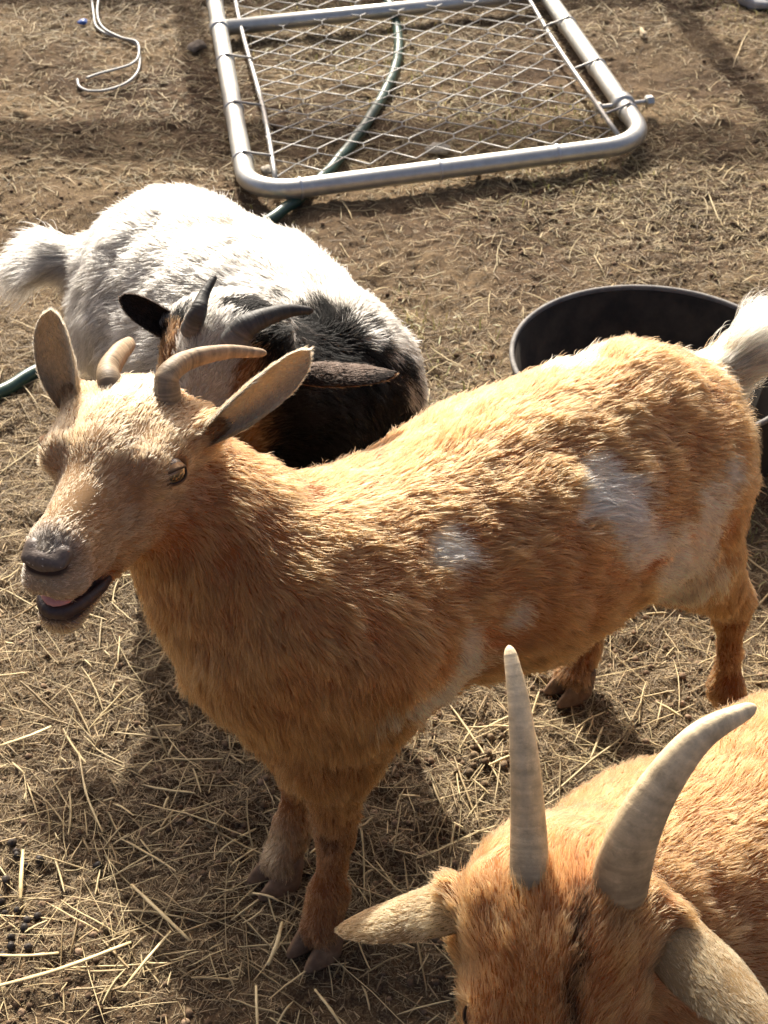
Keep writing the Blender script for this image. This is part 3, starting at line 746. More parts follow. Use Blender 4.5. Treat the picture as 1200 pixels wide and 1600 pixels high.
e2L = dict(base=H2.p(-.045, .050, .010), tip=at(620, 574, 1.19*GK), width=.043, face=(0, -.15, -1), cup=.28, cin=BRN, cout=(.022, .015, .012), curl=-.05)
e2R = dict(base=H2.p(-.045, -.050, .014), tip=at(187, 464, 1.25*GK), width=.035, basew=.8, ts=.15, te=1.7, face=(-.1, -.9, .5), cup=.28, cin=(.022, .015, .012), cout=BB, curl=.05)
body2, V2, F2 = build_goat(g2, P2, ((-.60, .9, 0), (.25, 1.75, .62)), colour2, H2, [e2L, e2R], 190000, mask_head(H2), 31, .008, (H2.O-.11, H2.O+.11, .0035), n_ear=7000, hair_rad=.00024)
b3 = H2.p(-.045, .024, .052); b4 = H2.p(-.045, -.020, .054)
horn([b3-H2.z*.01, b3, at(382, 513, 1.185*GK), at(412, 497, 1.195*GK), at(450, 486, 1.21*GK), at(490, 485, 1.22*GK)], .0140, .0027, M_HORN_BLK, g2, 8, .14, .8)
horn([b4-H2.z*.01, b4, at(310, 487, 1.20*GK), at(318, 462, 1.215*GK), at(337, 430, 1.235*GK)], .0106, .0022, M_HORN_BLK, g2, 8, .15, .8)
eyes(H2, g2, skin=(.05, .04, .03)); snout(H2, g2, (.06, .045, .045), M_NOSE)
for c in feet2: hoof(c, math.atan2(u2[1], u2[0]), g2, .95)

# ================================================================== 3. tan goat with tall horns in the near corner
u3 = unit((-.75, -.55, 0)); l3 = np.array([.55, -.75, 0]); bk3 = -u3
H3 = Head(at(854, 1590, .525), (-.10, -.74, -.66), (.965, -.05, -.24), 1.10, 1.22)
OR3 = (.43, .168, .052)
P3 = head_prims(H3, 0, .009)+[Prim(H3.p(-.035, 0, .036), H3.p(-.010, 0, .030), .017, .013, .012, H3.y, 1.5, H3.v(-1, 0, .1), .015, stiff=.7)]
P3 += [Prim(H3.p(-.055, 0, .060), H3.p(-.010, 0, .051), .0022, .0018, .004, sub=True)]
n3 = np.array([.205, .675, .262]); w3 = np.array([.345, .735, .246])
P3 += [
 Prim(H3.p(-.05, 0, -.015), n3, .050, .085, .03, None, 1, bk3+dn*.4, .012, stiff=.45),
 Prim(H3.p(-.04, 0, -.04), n3+(0, -.02, -.06), .036, .075, .03, None, 1, bk3+dn*.6, .012, stiff=.4),
 Prim(n3, w3, .095, .115, .035, None, 1, bk3+dn*.4, .012, stiff=.45),
 Prim(w3, w3+(.16, .10, -.01), .120, .135, .035, None, 1, bk3+dn*.4, .012),
 Prim(w3+(.16, .10, -.01), w3+(.33, .21, .02), .135, .105, .035, None, 1, bk3+dn*.4, .012),
]
for s_ in (1, -1):
    a3 = w3+l3*.07*s_+u3*.02; c3 = w3-u3*.33+l3*.07*s_
    P3 += [Prim(a3, (a3[0], a3[1], .16), .06, .035, .04, None, 1, dn, .014), Prim((a3[0], a3[1], .16), (a3[0], a3[1], .03), .021, .018, .02, None, 1, dn, .01),
           Prim(c3+(0, 0, .03), (c3[0], c3[1], .17), .08, .04, .04, None, 1, dn, .014), Prim((c3[0], c3[1], .17), (c3[0], c3[1], .03), .022, .018, .02, None, 1, dn, .01)]
g3 = empty('goat', (.40, .82, 0))
tag(g3, 'tan goat with two tall grey horns in the near corner, seen from above', 'goat')
def colour3(P, nn):
    q = H3.loc(P)
    base = np.broadcast_to(np.array(OR3), P.shape).copy()
    m = np.clip(.5+.5*wob(P, .09, 33), 0, 1)[:, None]; base = base*(1-.3*m)+np.array((.50, .28, .11))*.3*m
    nape = np.exp(-(np.linalg.norm((q-[-.075, 0, .035])/[.03, .035, .03], axis=1))**2)[:, None]; base = base*(1-.75*nape)+np.array((.33, .12, .04))*.75*nape
    crack = np.exp(-((q[:, 1]+.002*np.sin(q[:, 0]*260))/.0048)**2)*((q[:, 0] > -.062) & (q[:, 0] < -.002))*(q[:, 2] > 0); base = base*(1-.95*crack[:, None])+np.array((.02, .012, .008))*.95*crack[:, None]
    side = np.clip((np.abs(q[:, 1])-.040)/.02, 0, 1)[:, None]*np.clip(1-np.abs(q[:, 0]-.0)/.08, 0, 1)[:, None]*.5; base = base*(1-side)+np.array((.33, .17, .08))*side
    return base
e3R = dict(base=H3.p(-.058, -.050, .010), tip=at(522, 1447, .60), width=.058, face=(0, -.02, -1), cup=.25, cb=OR3, basew=1.0, ts=.12, te=1.5, cin=(.40, .24, .12), cout=(.60, .38, .17), curl=-.02, hl=.005)
e3L = dict(base=H3.p(-.060, .052, .016), tip=at(1216, 1608, .50), width=.068, face=(-.15, 0, -1), cup=.25, cb=OR3, basew=.85, ts=.3, te=2.0, cin=(.40, .24, .12), cout=(.60, .40, .19), curl=-.05, hl=.005)
body3, V3, F3 = build_goat(g3, P3, ((-.06, .38, 0), (.90, 1.2, .52)), colour3, H3, [e3R, e3L], 330000, mask_head(H3, False), 51, .0075, (H3.O-.12, H3.O+.12, .0028), n_ear=14000, hair_rad=.00019, tipmix=.12)
b5 = H3.p(-.062, -.025, .034); b6 = H3.p(-.062, .024, .036)
horn([b5-H3.z*.015, b5, at(826, 1290, .580), at(820, 1190, .597), at(810, 1095, .617), at(795, 1008, .64)], .0145, .0030, M_HORN_FG, g3, 0, 0, .85, blunt=.72)
horn([b6-H3.z*.015, b6, at(988, 1310, .562), at(1030, 1230, .572), at(1095, 1150, .585), at(1182, 1103, .60)], .0215, .0036, M_HORN_FG, g3, 0, 0, .8, blunt=.7)
eyes(H3, g3, open_=.22, skin=(.35, .16, .06), R_=.0090, cy=.0400); snout(H3, g3, (.12, .09, .08), M_NOSE)
for s_ in (1, -1):
    for q in (w3+l3*.07*s_+u3*.02, w3-u3*.33+l3*.07*s_): hoof((q[0], q[1], 0), math.atan2(u3[1], u3[0]), g3)

# ================================================================== ground
def soil_h(x, y):
    h = .012*(vnoise2(x/.35+9, y/.35+3, 1)-.5)+.010*(vnoise2(x/.09+5, y/.09+1, 2)-.5)+.0065*(vnoise2(x/.032, y/.032, 3)-.5)
    c = vnoise2(x/.013, y/.013, 4); h += .0045*(c-.5)+.0035*(vnoise2(x/.0075+11, y/.0075, 14)-.5)+.004*np.clip(vnoise2(x/.018+40, y/.018+7, 6)-.68, 0, 1)*4
    h -= .010*np.clip(vnoise2(x/.05+60, y/.05+17, 8)-.78, 0, 1)*4
    return h*np.clip(1.2-np.abs(y-2)/6, .2, 1)
def axis(lo, hi, fine, far):
    a = np.arange(lo, hi, fine); out = [a]; s = fine; l, r_ = lo, hi; L = []; R = []
    while l > -far: s *= 1.22; l -= s; L.append(l)
    s = fine
    while r_ < far: s *= 1.22; r_ += s; R.append(r_)
    return np.concatenate([L[::-1], a, R])
gx = axis(-1.15, 1.25, .0052, 60); gy = axis(.22, 3.9, .0052, 60)
nxg, nyg = len(gx), len(gy); XX, YY = np.meshgrid(gx, gy, indexing='ij')
ZZ = soil_h(XX.ravel(), YY.ravel()); gv = np.stack([XX.ravel(), YY.ravel(), ZZ], 1)
ii = (np.arange(nxg-1)[:, None]*nyg+np.arange(nyg-1)[None]).ravel()
gf = np.stack([ii, ii+nyg, ii+nyg+1, ii+1], -1)
def ground_mat():
    m, nt, out = new_mat('trodden_soil')
    b = N(nt, 'ShaderNodeBsdfPrincipled'); b.inputs['Roughness'].default_value = .93; b.inputs['Specular IOR Level'].default_value = .15
    tc = N(nt, 'ShaderNodeTexCoord')
    def noise(sc, det=6, ro=.65, off=0):
        mp = N(nt, 'ShaderNodeMapping'); mp.inputs['Location'].default_value = (off, off*.7, off*.3); nt.links.new(tc.outputs['Object'], mp.inputs[0])
        n = N(nt, 'ShaderNodeTexNoise'); n.inputs['Scale'].default_value = sc; n.inputs['Detail'].default_value = det; n.inputs['Roughness'].default_value = ro
        nt.links.new(mp.outputs[0], n.inputs['Vector']); return n.outputs['Fac']
    def ramp(src, els):
        r = N(nt, 'ShaderNodeValToRGB'); e = r.color_ramp.elements
        e[0].position, e[0].color = els[0][0], (*els[0][1], 1); e[1].position, e[1].color = els[-1][0], (*els[-1][1], 1)
        for p_, c_ in els[1:-1]: q = e.new(p_); q.color = (*c_, 1)
        nt.links.new(src, r.inputs[0]); return r.outputs[0]
    def mix(a, b_, f, mode='MIX'):
        x = N(nt, 'ShaderNodeMix'); x.data_type = 'RGBA'; x.blend_type = mode
        if isinstance(f, float): x.inputs[0].default_value = f
        else: nt.links.new(f, x.inputs[0])
        nt.links.new(a, x.inputs[6]); nt.links.new(b_, x.inputs[7]); return x.outputs[2]
    soil = ramp(noise(3.2, 5), [(.30, (.055, .034, .021)), (.5, (.125, .082, .050)), (.68, (.28, .20, .12))])
    grit = ramp(noise(170, 6, .75), [(.30, (.35, .33, .30)), (.5, (.9, .9, .9)), (.70, (1.9, 1.75, 1.45))])
    c = mix(soil, grit, .85, 'MULTIPLY')
    chaff = ramp(noise(2.1, 4, .6, 4.0), [(.40, (0, 0, 0)), (.58, (1, 1, 1))])
    fine = ramp(noise(420, 3, .8, 2.0), [(.50, (0, 0, 0)), (.60, (1, 1, 1))])
    both = mix(chaff, fine, 1.0, 'MULTIPLY')
    tan = ramp(noise(60, 3, .6, 7.0), [(.3, (.30, .22, .12)), (.7, (.48, .36, .20))])
    c = mix(c, tan, both)
    nt.links.new(c, b.inputs['Base Color'])
    bp = N(nt, 'ShaderNodeBump'); bp.inputs['Strength'].default_value = .9; bp.inputs['Distance'].default_value = .004
    ml = N(nt, 'ShaderNodeMath', operation='ADD'); nt.links.new(noise(130, 8, .8), ml.inputs[0]); nt.links.new(noise(500, 4, .8, 3.), ml.inputs[1])
    nt.links.new(ml.outputs[0], bp.inputs['Height']); nt.links.new(bp.outputs[0], b.inputs['Normal']); nt.links.new(b.outputs[0], out.inputs[0])
    return m
tag(link('ground', mk_mesh('ground', gv, gf), ground_mat()), kind='structure')

# ------------------------------------------------------------------ straw and chaff
def vis_points(n, r, dens=None, near=.30, far=4.6):
    """ground points thinned with distance so that the picture is evenly covered"""
    y = near*(far/near)**r.random(n*3); x = r.uniform(-.40, .40, n*3)*(y*.80+.55)*1.0+.03*y
    if dens is not None: k = r.random(len(x)) < dens(x, y); x, y = x[k], y[k]
    return x[:n], y[:n]
def strips(name, x, y, L, W, r, lift, mat, colors, bendk=.25, flat=.35, upk=.06, seg=3):
    """bent blades of dry grass: four-sided strips lying over the soil"""
    n = len(x); a = r.uniform(0, math.pi*2, n); D = np.stack([np.cos(a), np.sin(a), r.normal(0, upk, n)], 1)
    S_ = np.stack([-np.sin(a), np.cos(a), np.zeros(n)], 1); s = np.linspace(-.5, .5, seg+1); bend = r.normal(0, bendk, n); arch = np.abs(r.normal(0, .05, n))
    ctr = []
    for t in s:
        p = np.stack([x, y, np.zeros(n)], 1)+D*(L*t)[:, None]+S_*(L*bend*(t*t-.1))[:, None]
        p[:, 2] += soil_h(p[:, 0], p[:, 1])*.5+.5*soil_h(x, y)+lift+L*arch*(.25-t*t); ctr.append(p)
    ctr = np.stack(ctr, 1)                                   # n, seg+1, 3
    prof = np.array([.55]+[1]*(seg-1)+[.45])
    w = (W[:, None]*prof[None])[..., None]
    roll = r.uniform(-.6, .6, n); sw = S_[:, None]*np.cos(roll)[:, None, None]+np.array([0, 0, 1.])*np.sin(roll)[:, None, None]
    up = np.array([0, 0, 1.])*flat
    V = np.stack([ctr-sw*w, ctr+up*w, ctr+sw*w], 2)          # n, seg+1, 3, 3
    m = 3*(seg+1); base = (np.arange(n)*m)[:, None]
    q = []
    for i in range(seg):
        for j, k in ((0, 1), (1, 2)): q.append([i*3+j, (i+1)*3+j, (i+1)*3+k, i*3+k])
        q.append([i*3+2, (i+1)*3+2, (i+1)*3, i*3])
    q = np.array(q); F = (base[:, :, None]+q[None]).reshape(-1, 4)
    C = np.repeat(colors, m, 0)
    me = mk_mesh(name, V.reshape(-1, 3), F, True, {'coat': C})
    o = link(name, me, mat)
    return o
def straw_mat(name, trans=.25, rough=.5):
    m, nt, out = new_mat(name)
    b = N(nt, 'ShaderNodeBsdfPrincipled'); b.inputs['Roughness'].default_value = rough; b.inputs['Specular IOR Level'].default_value = .45
    a = N(nt, 'ShaderNodeAttribute'); a.attribute_name = 'coat'; nt.links.new(a.outputs['Color'], b.inputs['Base Color'])
    t = N(nt, 'ShaderNodeBsdfTranslucent'); nt.links.new(a.outputs['Color'], t.inputs[0])
    mx = N(nt, 'ShaderNodeMixShader'); mx.inputs[0].default_value = trans; nt.links.new(b.outputs[0], mx.inputs[1]); nt.links.new(t.outputs[0], mx.inputs[2]); nt.links.new(mx.outputs[0], out.inputs[0])
    return m
M_STRAW = straw_mat('dry_straw')
def scol(r, n, pale, dark, p=1.6):
    k = r.random(n)[:, None]**p; c = np.array(pale)*(1-k)+np.array(dark)*k; return c*r.uniform(.75, 1.15, n)[:, None]
r = np.random.default_rng(21)
bare = lambda x, y: vnoise2(x/.55+3, y/.55+11, 30)
# many short crumbs of chewed hay trodden into the soil
dn_f = lambda x, y: .16+.84*np.clip((bare(x, y)-.32)*2.6, 0, 1)
x, y = vis_points(165000, r, dn_f); n = len(x); k = np.clip(y, .6, 3)
o = strips('chaff', x, y, r.uniform(.003, .013, n)*k**.45, r.uniform(.0003, .0009, n)*k**.35, r, .0012, M_STRAW, scol(r, n, (.78, .61, .36), (.13, .085, .048), .8), .25, .3, .12, 1)
tag(o, 'short crumbs of chewed hay trodden into the brown soil', 'chaff', kind='stuff')
# paler flattened hay farther off, thickest round the gate and along the right
x, y = vis_points(42000, r, lambda x, y: np.clip((y-1.5)*1.2, 0, 1)*(.08+.92*np.clip((vnoise2(x/.42+23, y/.42+5, 61)-.38)*4, 0, 1))); n = len(x)
o = strips('flattened_hay', x, y, .006+r.gamma(1.6, .011, n), r.uniform(.0006, .0016, n), r, .0022, M_STRAW, scol(r, n, (.70, .55, .30), (.26, .20, .09), .9), .14, .4, .14, 2)
tag(o, 'pale flattened hay covering the far part of the pen floor', 'hay', kind='stuff')
# fine dull stems pressed flat
x, y = vis_points(30000, r, lambda x, y: .12+.88*np.clip((bare(x, y)-.3)*2.4, 0, 1)); n = len(x); k = np.clip(y, .6, 3)
o = strips('trampled_hay', x, y, (.006+r.gamma(1.5, .006, n))*k**.3, (.00025+.0007*r.random(n)**2)*k**.3, r, .0022, M_STRAW, scol(r, n, (.76, .58, .33), (.14, .09, .048), .75), .11, .35, .08, 2)
tag(o, 'dull trampled hay stems pressed flat over the pen floor', 'hay', kind='stuff')
# bright loose straw, thickest in the near left
def dl(x, y): return np.clip(1.25-(y-.5)*.55, .12, 1)*(.30+.70*(bare(x, y) > .42))
x, y = vis_points(4200, r, dl); n = len(x)
o = strips('straw', x, y, r.gamma(1.25, .026, n)+.009, .0004+.0011*r.random(n)**2.2, r, .0055, M_STRAW, scol(r, n, (.85, .70, .40), (.36, .25, .12), 1.4), .10, .40, .09, 5)
tag(o, 'loose yellow straw scattered over the pen floor', 'straw', kind='stuff')
# sprouting grass between the gate wires and along the right
def dg(x, y): return np.clip((vnoise2(x/.30+31, y/.30+2, 44)-.42)*3, 0, 1)*((y > 1.9)*(x > -.3)*.9+.35*(x > -.1)*(y > 1.3))
x, y = vis_points(30000, r, dg); n = len(x)
def tufts(name, x, y, r, L, col, mat):
    n = len(x); a = r.uniform(0, 6.28, n); tilt = r.uniform(.15, 1.3, n); D = np.stack([np.cos(a)*np.sin(tilt), np.sin(a)*np.sin(tilt), np.cos(tilt)], 1); S_ = np.stack([-np.sin(a), np.cos(a), 0*a], 1)
    b0 = np.stack([x, y, soil_h(x, y)], 1); w = r.uniform(.0005, .0013, n)[:, None]; V = []
    for t, ww in ((0, 1), (.45, .9), (.8, .55), (1, .05)):
        p = b0+D*(L*t)[:, None]; p[:, 2] -= L*t*t*.35; V += [p-S_*w*ww, p+S_*w*ww]
    V = np.stack(V, 1); base = (np.arange(n)*8)[:, None]; q = np.array([[0, 1, 3, 2], [2, 3, 5, 4], [4, 5, 7, 6]])
    return link(name, mk_mesh(name, V.reshape(-1, 3), (base[:, :, None]+q[None]).reshape(-1, 4), True, {'coat': np.repeat(col, 8, 0)}), mat)
o = tufts('grass', x, y, r, r.uniform(.010, .032, n), scol(r, n, (.26, .27, .08), (.42, .34, .15), .8), straw_mat('grass_blade', .35))
tag(o, 'sparse short olive grass sprouting under the gate', 'grass', kind='stuff')
# soil crumbs
def blobs(name, x, y, R, mat, colors, r, sq=.7, z=0.):
    n = len(x); n1, n2 = 7, 5; V = []; 
    for i in range(n2):
        ph = math.pi*(i+.0001)/(n2-1)
        for j in range(n1):
            th = 2*math.pi*j/n1; d = np.array([math.sin(ph)*math.cos(th), math.sin(ph)*math.sin(th), math.cos(ph)*sq])
            V.append(d[None]*(R*(1+r.normal(0, .13, n)*math.sin(ph)))[:, None])
    V = np.stack(V, 1); V += np.stack([x, y, soil_h(x, y)+R*.35+z], 1)[:, None]
    m = n1*n2; base = (np.arange(n)*m)[:, None]; q = np.array([[i*n1+j, (i+1)*n1+j, (i+1)*n1+(j+1) % n1, i*n1+(j+1) % n1] for i in range(n2-1) for j in range(n1)])
    return link(name, mk_mesh(name, V.reshape(-1, 3), (base[:, :, None]+q[None]).reshape(-1, 4), True, {'coat': np.repeat(colors, m, 0)}), mat)
M_CRUMB = principled('soil_crumb', attr='coat', rough=.95, spec=.1, bump=(500, .6, .001))
x, y = vis_points(9000, r, lambda x, y: .2+.8*(vnoise2(x/.2+8, y/.2+9, 51) > .6)); n = len(x)
o = blobs('soil_crumbs', x, y, np.minimum(r.gamma(2.0, .0009, n)+.0006, .0042), M_CRUMB, scol(r, n, (.30, .21, .14), (.08, .05, .03), 1), r)
tag(o, 'loose crumbs of dry brown soil on the pen floor', 'soil', kind='stuff')
# droppings: black ones lower left, dry brown ones beside the horns
def spread(px, py, sx, sy, n):
    P = [gr(px+r.normal()*sx, py+r.normal()*sy) for _ in range(n)]; P = np.array(P); return P[:, 0], P[:, 1]
x, y = spread(26, 1440, 24, 42, 15); x2, y2 = spread(60, 1320, 60, 25, 8); x = np.r_[x, x2]; y = np.r_[y, y2]; n = len(x)
o = blobs('droppings', x, y, r.uniform(.0034, .0052, n), principled('dark_pellet', attr='coat', rough=.55, spec=.4), scol(r, n, (.06, .045, .035), (.02, .015, .012), 1), r, .85, .002)
tag(o, 'small black goat droppings clustered at the near left', 'droppings', kind='stuff')
x, y = spread(765, 1200, 34, 34, 24); n = len(x)
o = blobs('dry_droppings', x, y, r.uniform(.0028, .0056, n), M_CRUMB, scol(r, n, (.26, .19, .12), (.10, .065, .04), 1), r, .85, .002)
tag(o, 'dry brown goat droppings heaped below the belly of the middle goat', 'droppings', kind='stuff')
# the largest single straws of the foreground
M_STALK = principled('straw_stalk', (.72, .58, .31), .42, noise=(55, (.50, .36, .17), .45, .7), bump=(400, .2, .0004))
STALKS = [((-20, 1545), (90, 1515), (205, 1472), .0021, 'long pale straw curving across the bottom left corner'),
          ((205, 1382), (250, 1425), (297, 1470), .0019, 'thick straw pointing at the edge of the big shadow, lower left'),
          ((192, 1545), (228, 1500), (267, 1455), .0015, 'split straw lying just left of the big shadow edge'),
          ((36, 1328), (33, 1370), (32, 1407), .0022, 'flat upright-looking straw beside the black droppings'),
          ((-10, 1492), (40, 1493), (92, 1489), .0016, 'straight horizontal straw at the left edge below the droppings'),
          ((400, 1540), (401, 1570), (403, 1620), .0014, 'yellow straw standing out at the bottom edge in the shade'),
          ((418, 1508), (432, 1475), (441, 1440), .0020, 'broad dry blade just left of the front hoof'),
          ((436, 1408), (420, 1400), (395, 1395), .0013, 'thin pale straw behind the front hoof'),
          ((492, 1546), (515, 1575), (535, 1605), .0014, 'straw in the shade right of the front hoof'),
          ((560, 1440), (600, 1462), (648, 1482), .0015, 'bent straw in the shade below the drooping ear'),
          ((123, 1175), (135, 1240), (160, 1300), .0012, 'thin crooked stem lying left of the big shadow'),
          ((0, 1165), (45, 1150), (80, 1135), .0020, 'double straw at the left edge beside the chin shadow')]
for i, (a, b_, c, w, lab) in enumerate(STALKS):
    P = spline([gr(*a, .010), gr(*b_, .013), gr(*c, .009)], 14); t = np.linspace(0, 1, 14)
    tv, tf = sweep(P, w*(.72+.28*np.sin(math.pi*t))*(1+.12*np.sin(t*23+i)), 7, .45, (0, 0, 1))
    tag(link('straw_stalk', mk_mesh('straw_stalk', tv, tf), M_STALK), lab, 'straw', 'long straws in the foreground')

# ================================================================== gate lying on the ground
M_GALV = principled('galvanised_steel', (.66, .66, .62), .36, .75, noise=(35, (.50, .50, .47), .35, .7), bump=(260, .12, .0006))
M_WIRE = principled('galvanised_wire', (.36, .355, .34), .5, .5, noise=(90, (.27, .26, .25), .4, .7))
M_TIE = principled('aluminium_tie', (.62, .63, .64), .35, .8)
gate = empty('chain_link_gate', gr(700, 150))
tag(gate, 'galvanised chain-link gate panel lying flat on the ground behind the goats', 'gate')
TR = .0175
c_bl = gr(385, 305, .03); c_br = gr(1020, 222, .03); c_tl = gr(336, 45, .03); c_tr = gr(868, 0, .03)
dx = unit(c_br-c_bl); dyv = unit((c_tl-c_bl)+(c_tr-c_br)); dyv = unit(dyv)       # the old frame has racked a few degrees out of square
WG = np.linalg.norm(c_br-c_bl)*.985; HG = 1.72
O_ = c_bl+dx*.004
def gp(u_, v_, w=0.): return O_+dx*u_+dyv*v_+np.array([0, 0, w])
def corner(cu, cv, R, a0, a1, n=9): return [gp(cu+R*math.cos(a), cv+R*math.sin(a)) for a in np.linspace(a0, a1, n)]
RC = .085; PI = math.pi
loop = corner(RC, RC, RC, -PI/2, -PI)+[gp(0, .3), gp(0, .8), gp(0, 1.3)]+corner(RC, HG-RC, RC, PI, PI/2)+[gp(WG/2, HG)]+corner(WG-RC, HG-RC, RC, PI/2, 0)+[gp(WG, 1.3), gp(WG, .8), gp(WG, .3)]+corner(WG-RC, RC, RC, 0, -PI/2)+[gp(WG*.75, 0), gp(WG*.5, 0), gp(WG*.25, 0)]
loop.append(loop[0]); Pl = np.array(loop)
seg = [];
for i in range(len(Pl)-1):
    nn_ = max(1, int(np.linalg.norm(Pl[i+1]-Pl[i])/.03)); seg += [Pl[i]+(Pl[i+1]-Pl[i])*k/nn_ for k in range(nn_)]
seg = np.array(seg); n = len(seg); T = unit(np.roll(seg, -1, 0)-np.roll(seg, 1, 0)); Z = np.array([0, 0, 1.]); Sd = np.cross(T, Z); th = np.linspace(0, 2*PI, 20, endpoint=False)
V = (seg[:, None]+Sd[:, None]*(np.cos(th)*TR)[None, :, None]+Z*(np.sin(th)*TR)[None, :, None]).reshape(-1, 3)
F = np.array([(i*20+j, ((i+1) % n)*20+j, ((i+1) % n)*20+(j+1) % 20, i*20+(j+1) % 20) for i in range(n) for j in range(20)])
link('frame_tube', mk_mesh('frame_tube', V, F), M_GALV, gate)
VM = float(np.linalg.norm(c_tl-c_bl))
tv, tf = sweep([gp(TR*.8, VM), gp(WG*.5, VM), gp(WG-TR*.8, VM-.0)], [TR*.95]*3, 20); link('mid_rail', mk_mesh('mid_rail', tv, tf), M_GALV, gate)
for s_, uu in ((1, .050), (-1, WG-.050)):
    pts = [gp(uu+s_*.005*math.sin(v*9), .035+v*(HG-.07), .004+.003*math.sin(v*13)) for v in np.linspace(0, 1, 30)]
    tv, tf = sweep(pts, [.0045]*30, 8); link('tension_bar', mk_mesh('tension_bar', tv, tf), M_WIRE, gate)
def band(u_, v_, ax, R=TR+.0022, w=.011, nm='tie_band', m=None):
    c = gp(u_, v_); A = dx if ax == 'x' else dyv; tv, tf = sweep([c-A*w/2, c-A*w*.4, c+A*w*.4, c+A*w/2], [R*.93, R, R, R*.93], 20, 1, Z, cap=True)
    return link(nm, mk_mesh(nm, tv, tf), m or M_TIE, gate)
for v in (.135, .36, .60, .95, 1.2): band(0, v, 'y', w=.006); band(WG, v, 'y', w=.006)
for u_ in (.09, .34, .56): band(u_, 0, 'x', w=.005)
band(0, VM, 'y', TR+.004, .032, 'rail_band', M_GALV); band(WG, VM, 'y', TR+.004, .032, 'rail_band', M_GALV)
def tube(name, pts, rad, mat, parent, ns=10, n=None, flat=1.0):
    P = spline(pts, n or len(pts)*8); rr = np.full(len(P), rad) if np.isscalar(rad) else np.array(rad)
    tv, tf = sweep(P, rr, ns, flat); return link(name, mk_mesh(name, tv, tf), mat, parent)
for v in (.135, .36, .60, .95):
    for s_, u0, u1 in ((1, 0, .050), (-1, WG, WG-.050)):
        tube('tie_wire', [gp(u0, v-.003, TR+.003), gp(u0+s_*.024, v-.01, .016), gp(u1, v-.012, .010), gp(u1+s_*.006, v-.004, 0)], .0022, M_WIRE, gate, 6, 12)
# hinge clamp with its bolt on the right-hand tube
band(WG, .175, 'y', TR+.005, .026, 'hinge_clamp', M_GALV)
h0 = gp(WG, .175); 
tv, tf = sweep([h0-dx*.055, h0-dx*.052, h0+dx*.045, h0+dx*.047], [.0035, .0048, .0048, .004], 10); bolt = link('bolt', mk_mesh('bolt', tv, tf), M_GALV, gate)
tv, tf = sweep([h0+dx*.047-Z*0, h0+dx*.049, h0+dx*.061, h0+dx*.063], [.006, .0115, .0115, .009], 6); link('nut', mk_mesh('nut', tv, tf, False), M_GALV, bolt)
tv, tf = sweep([h0-dx*.056, h0-dx*.054, h0-dx*.046, h0-dx*.044], [.006, .0105, .0105, .008], 6); link('bolt_head', mk_mesh('bolt_head', tv, tf, False), M_GALV, bolt)
# chain link fabric: every zigzag wire is a piece of its own
cw = .040; ch = .040                                             # half diagonals of a diamond
u_lo, u_hi = .050, WG-.050; ncol = int((u_hi-u_lo)/cw); cw = (u_hi-u_lo)/ncol
nrow = int((HG-.08)/ch)
for i in range(ncol):
    pts = []
    for j in range(nrow+1):
        s_ = j % 2
        v = .045+j*ch; uu = u_lo+(i+(s_ if i % 2 == 0 else 1-s_))*cw
        hw = .0022*(1 if s_ else -1)
        sag = .006*math.sin(v*7+uu*5)
        dvt = ch*.10; 
        pts += [gp(uu, v-dvt, hw+sag), gp(uu, v+dvt, -hw+sag)] if 0 < j < nrow else [gp(uu, v, sag)]
    tv, tf = sweep(pts, [.00125]*len(pts), 5, 1, Z, False)
    link('wire', mk_mesh('wire', tv, tf[:1]), M_WIRE, gate)

# ================================================================== other things
M_HOSE = principled('green_hose', (.012, .05, .038), .35, noise=(40, (.03, .075, .055), .4, .7), spec=.6)
HP = [gr(620, 40, .010), gr(622, 85, .010), gr(608, 130, .011), gr(580, 180, .012), gr(548, 225, .012), gr(515, 265, .011), gr(480, 300, .010), gr(440, 330, .010), gr(380, 375, .010), (-.27, 2.0, .010), (-.36, 1.88, .011),
      gr(150, 530, .012), gr(75, 570, .012), gr(0, 612, .011), gr(-90, 655, .011), gr(-220, 700, .011)]
HP = [gr(585, -60, .010), gr(606, 0, .010)]+HP
P = spline(HP, 170); P[:, 2] += .001*np.sin(np.arange(170)*.8)
tv, tf = sweep(P, [.0098]*170, 16)
tag(link('garden_hose', mk_mesh('garden_hose', tv, tf), M_HOSE), 'dark green garden hose running under the gate and past the white goat', 'hose')
M_CORD = principled('pale_cord', (.34, .35, .35), .5, .2, noise=(120, (.33, .33, .33), .4, .7))
L1 = [(140, -30), (146, 20), (150, 40), (165, 52), (190, 60), (212, 68), (218, 85), (216, 110), (200, 128), (170, 140), (140, 142), (124, 135), (121, 124)]
L2 = [(160, -30), (152, 15), (160, 42), (188, 58), (214, 66), (216, 88), (205, 100), (185, 107), (155, 115), (135, 122)]
tube_c = empty('cord', gr(180, 80)); tag(tube_c, 'tangled grey cord lying in a loop at the top left', 'cord')
for LL, hh in ((L1, .007), (L2, .012)):
    tube('strand', [gr(a, b_, hh) for a, b_ in LL], .0026, M_CORD, tube_c, 8, 90)
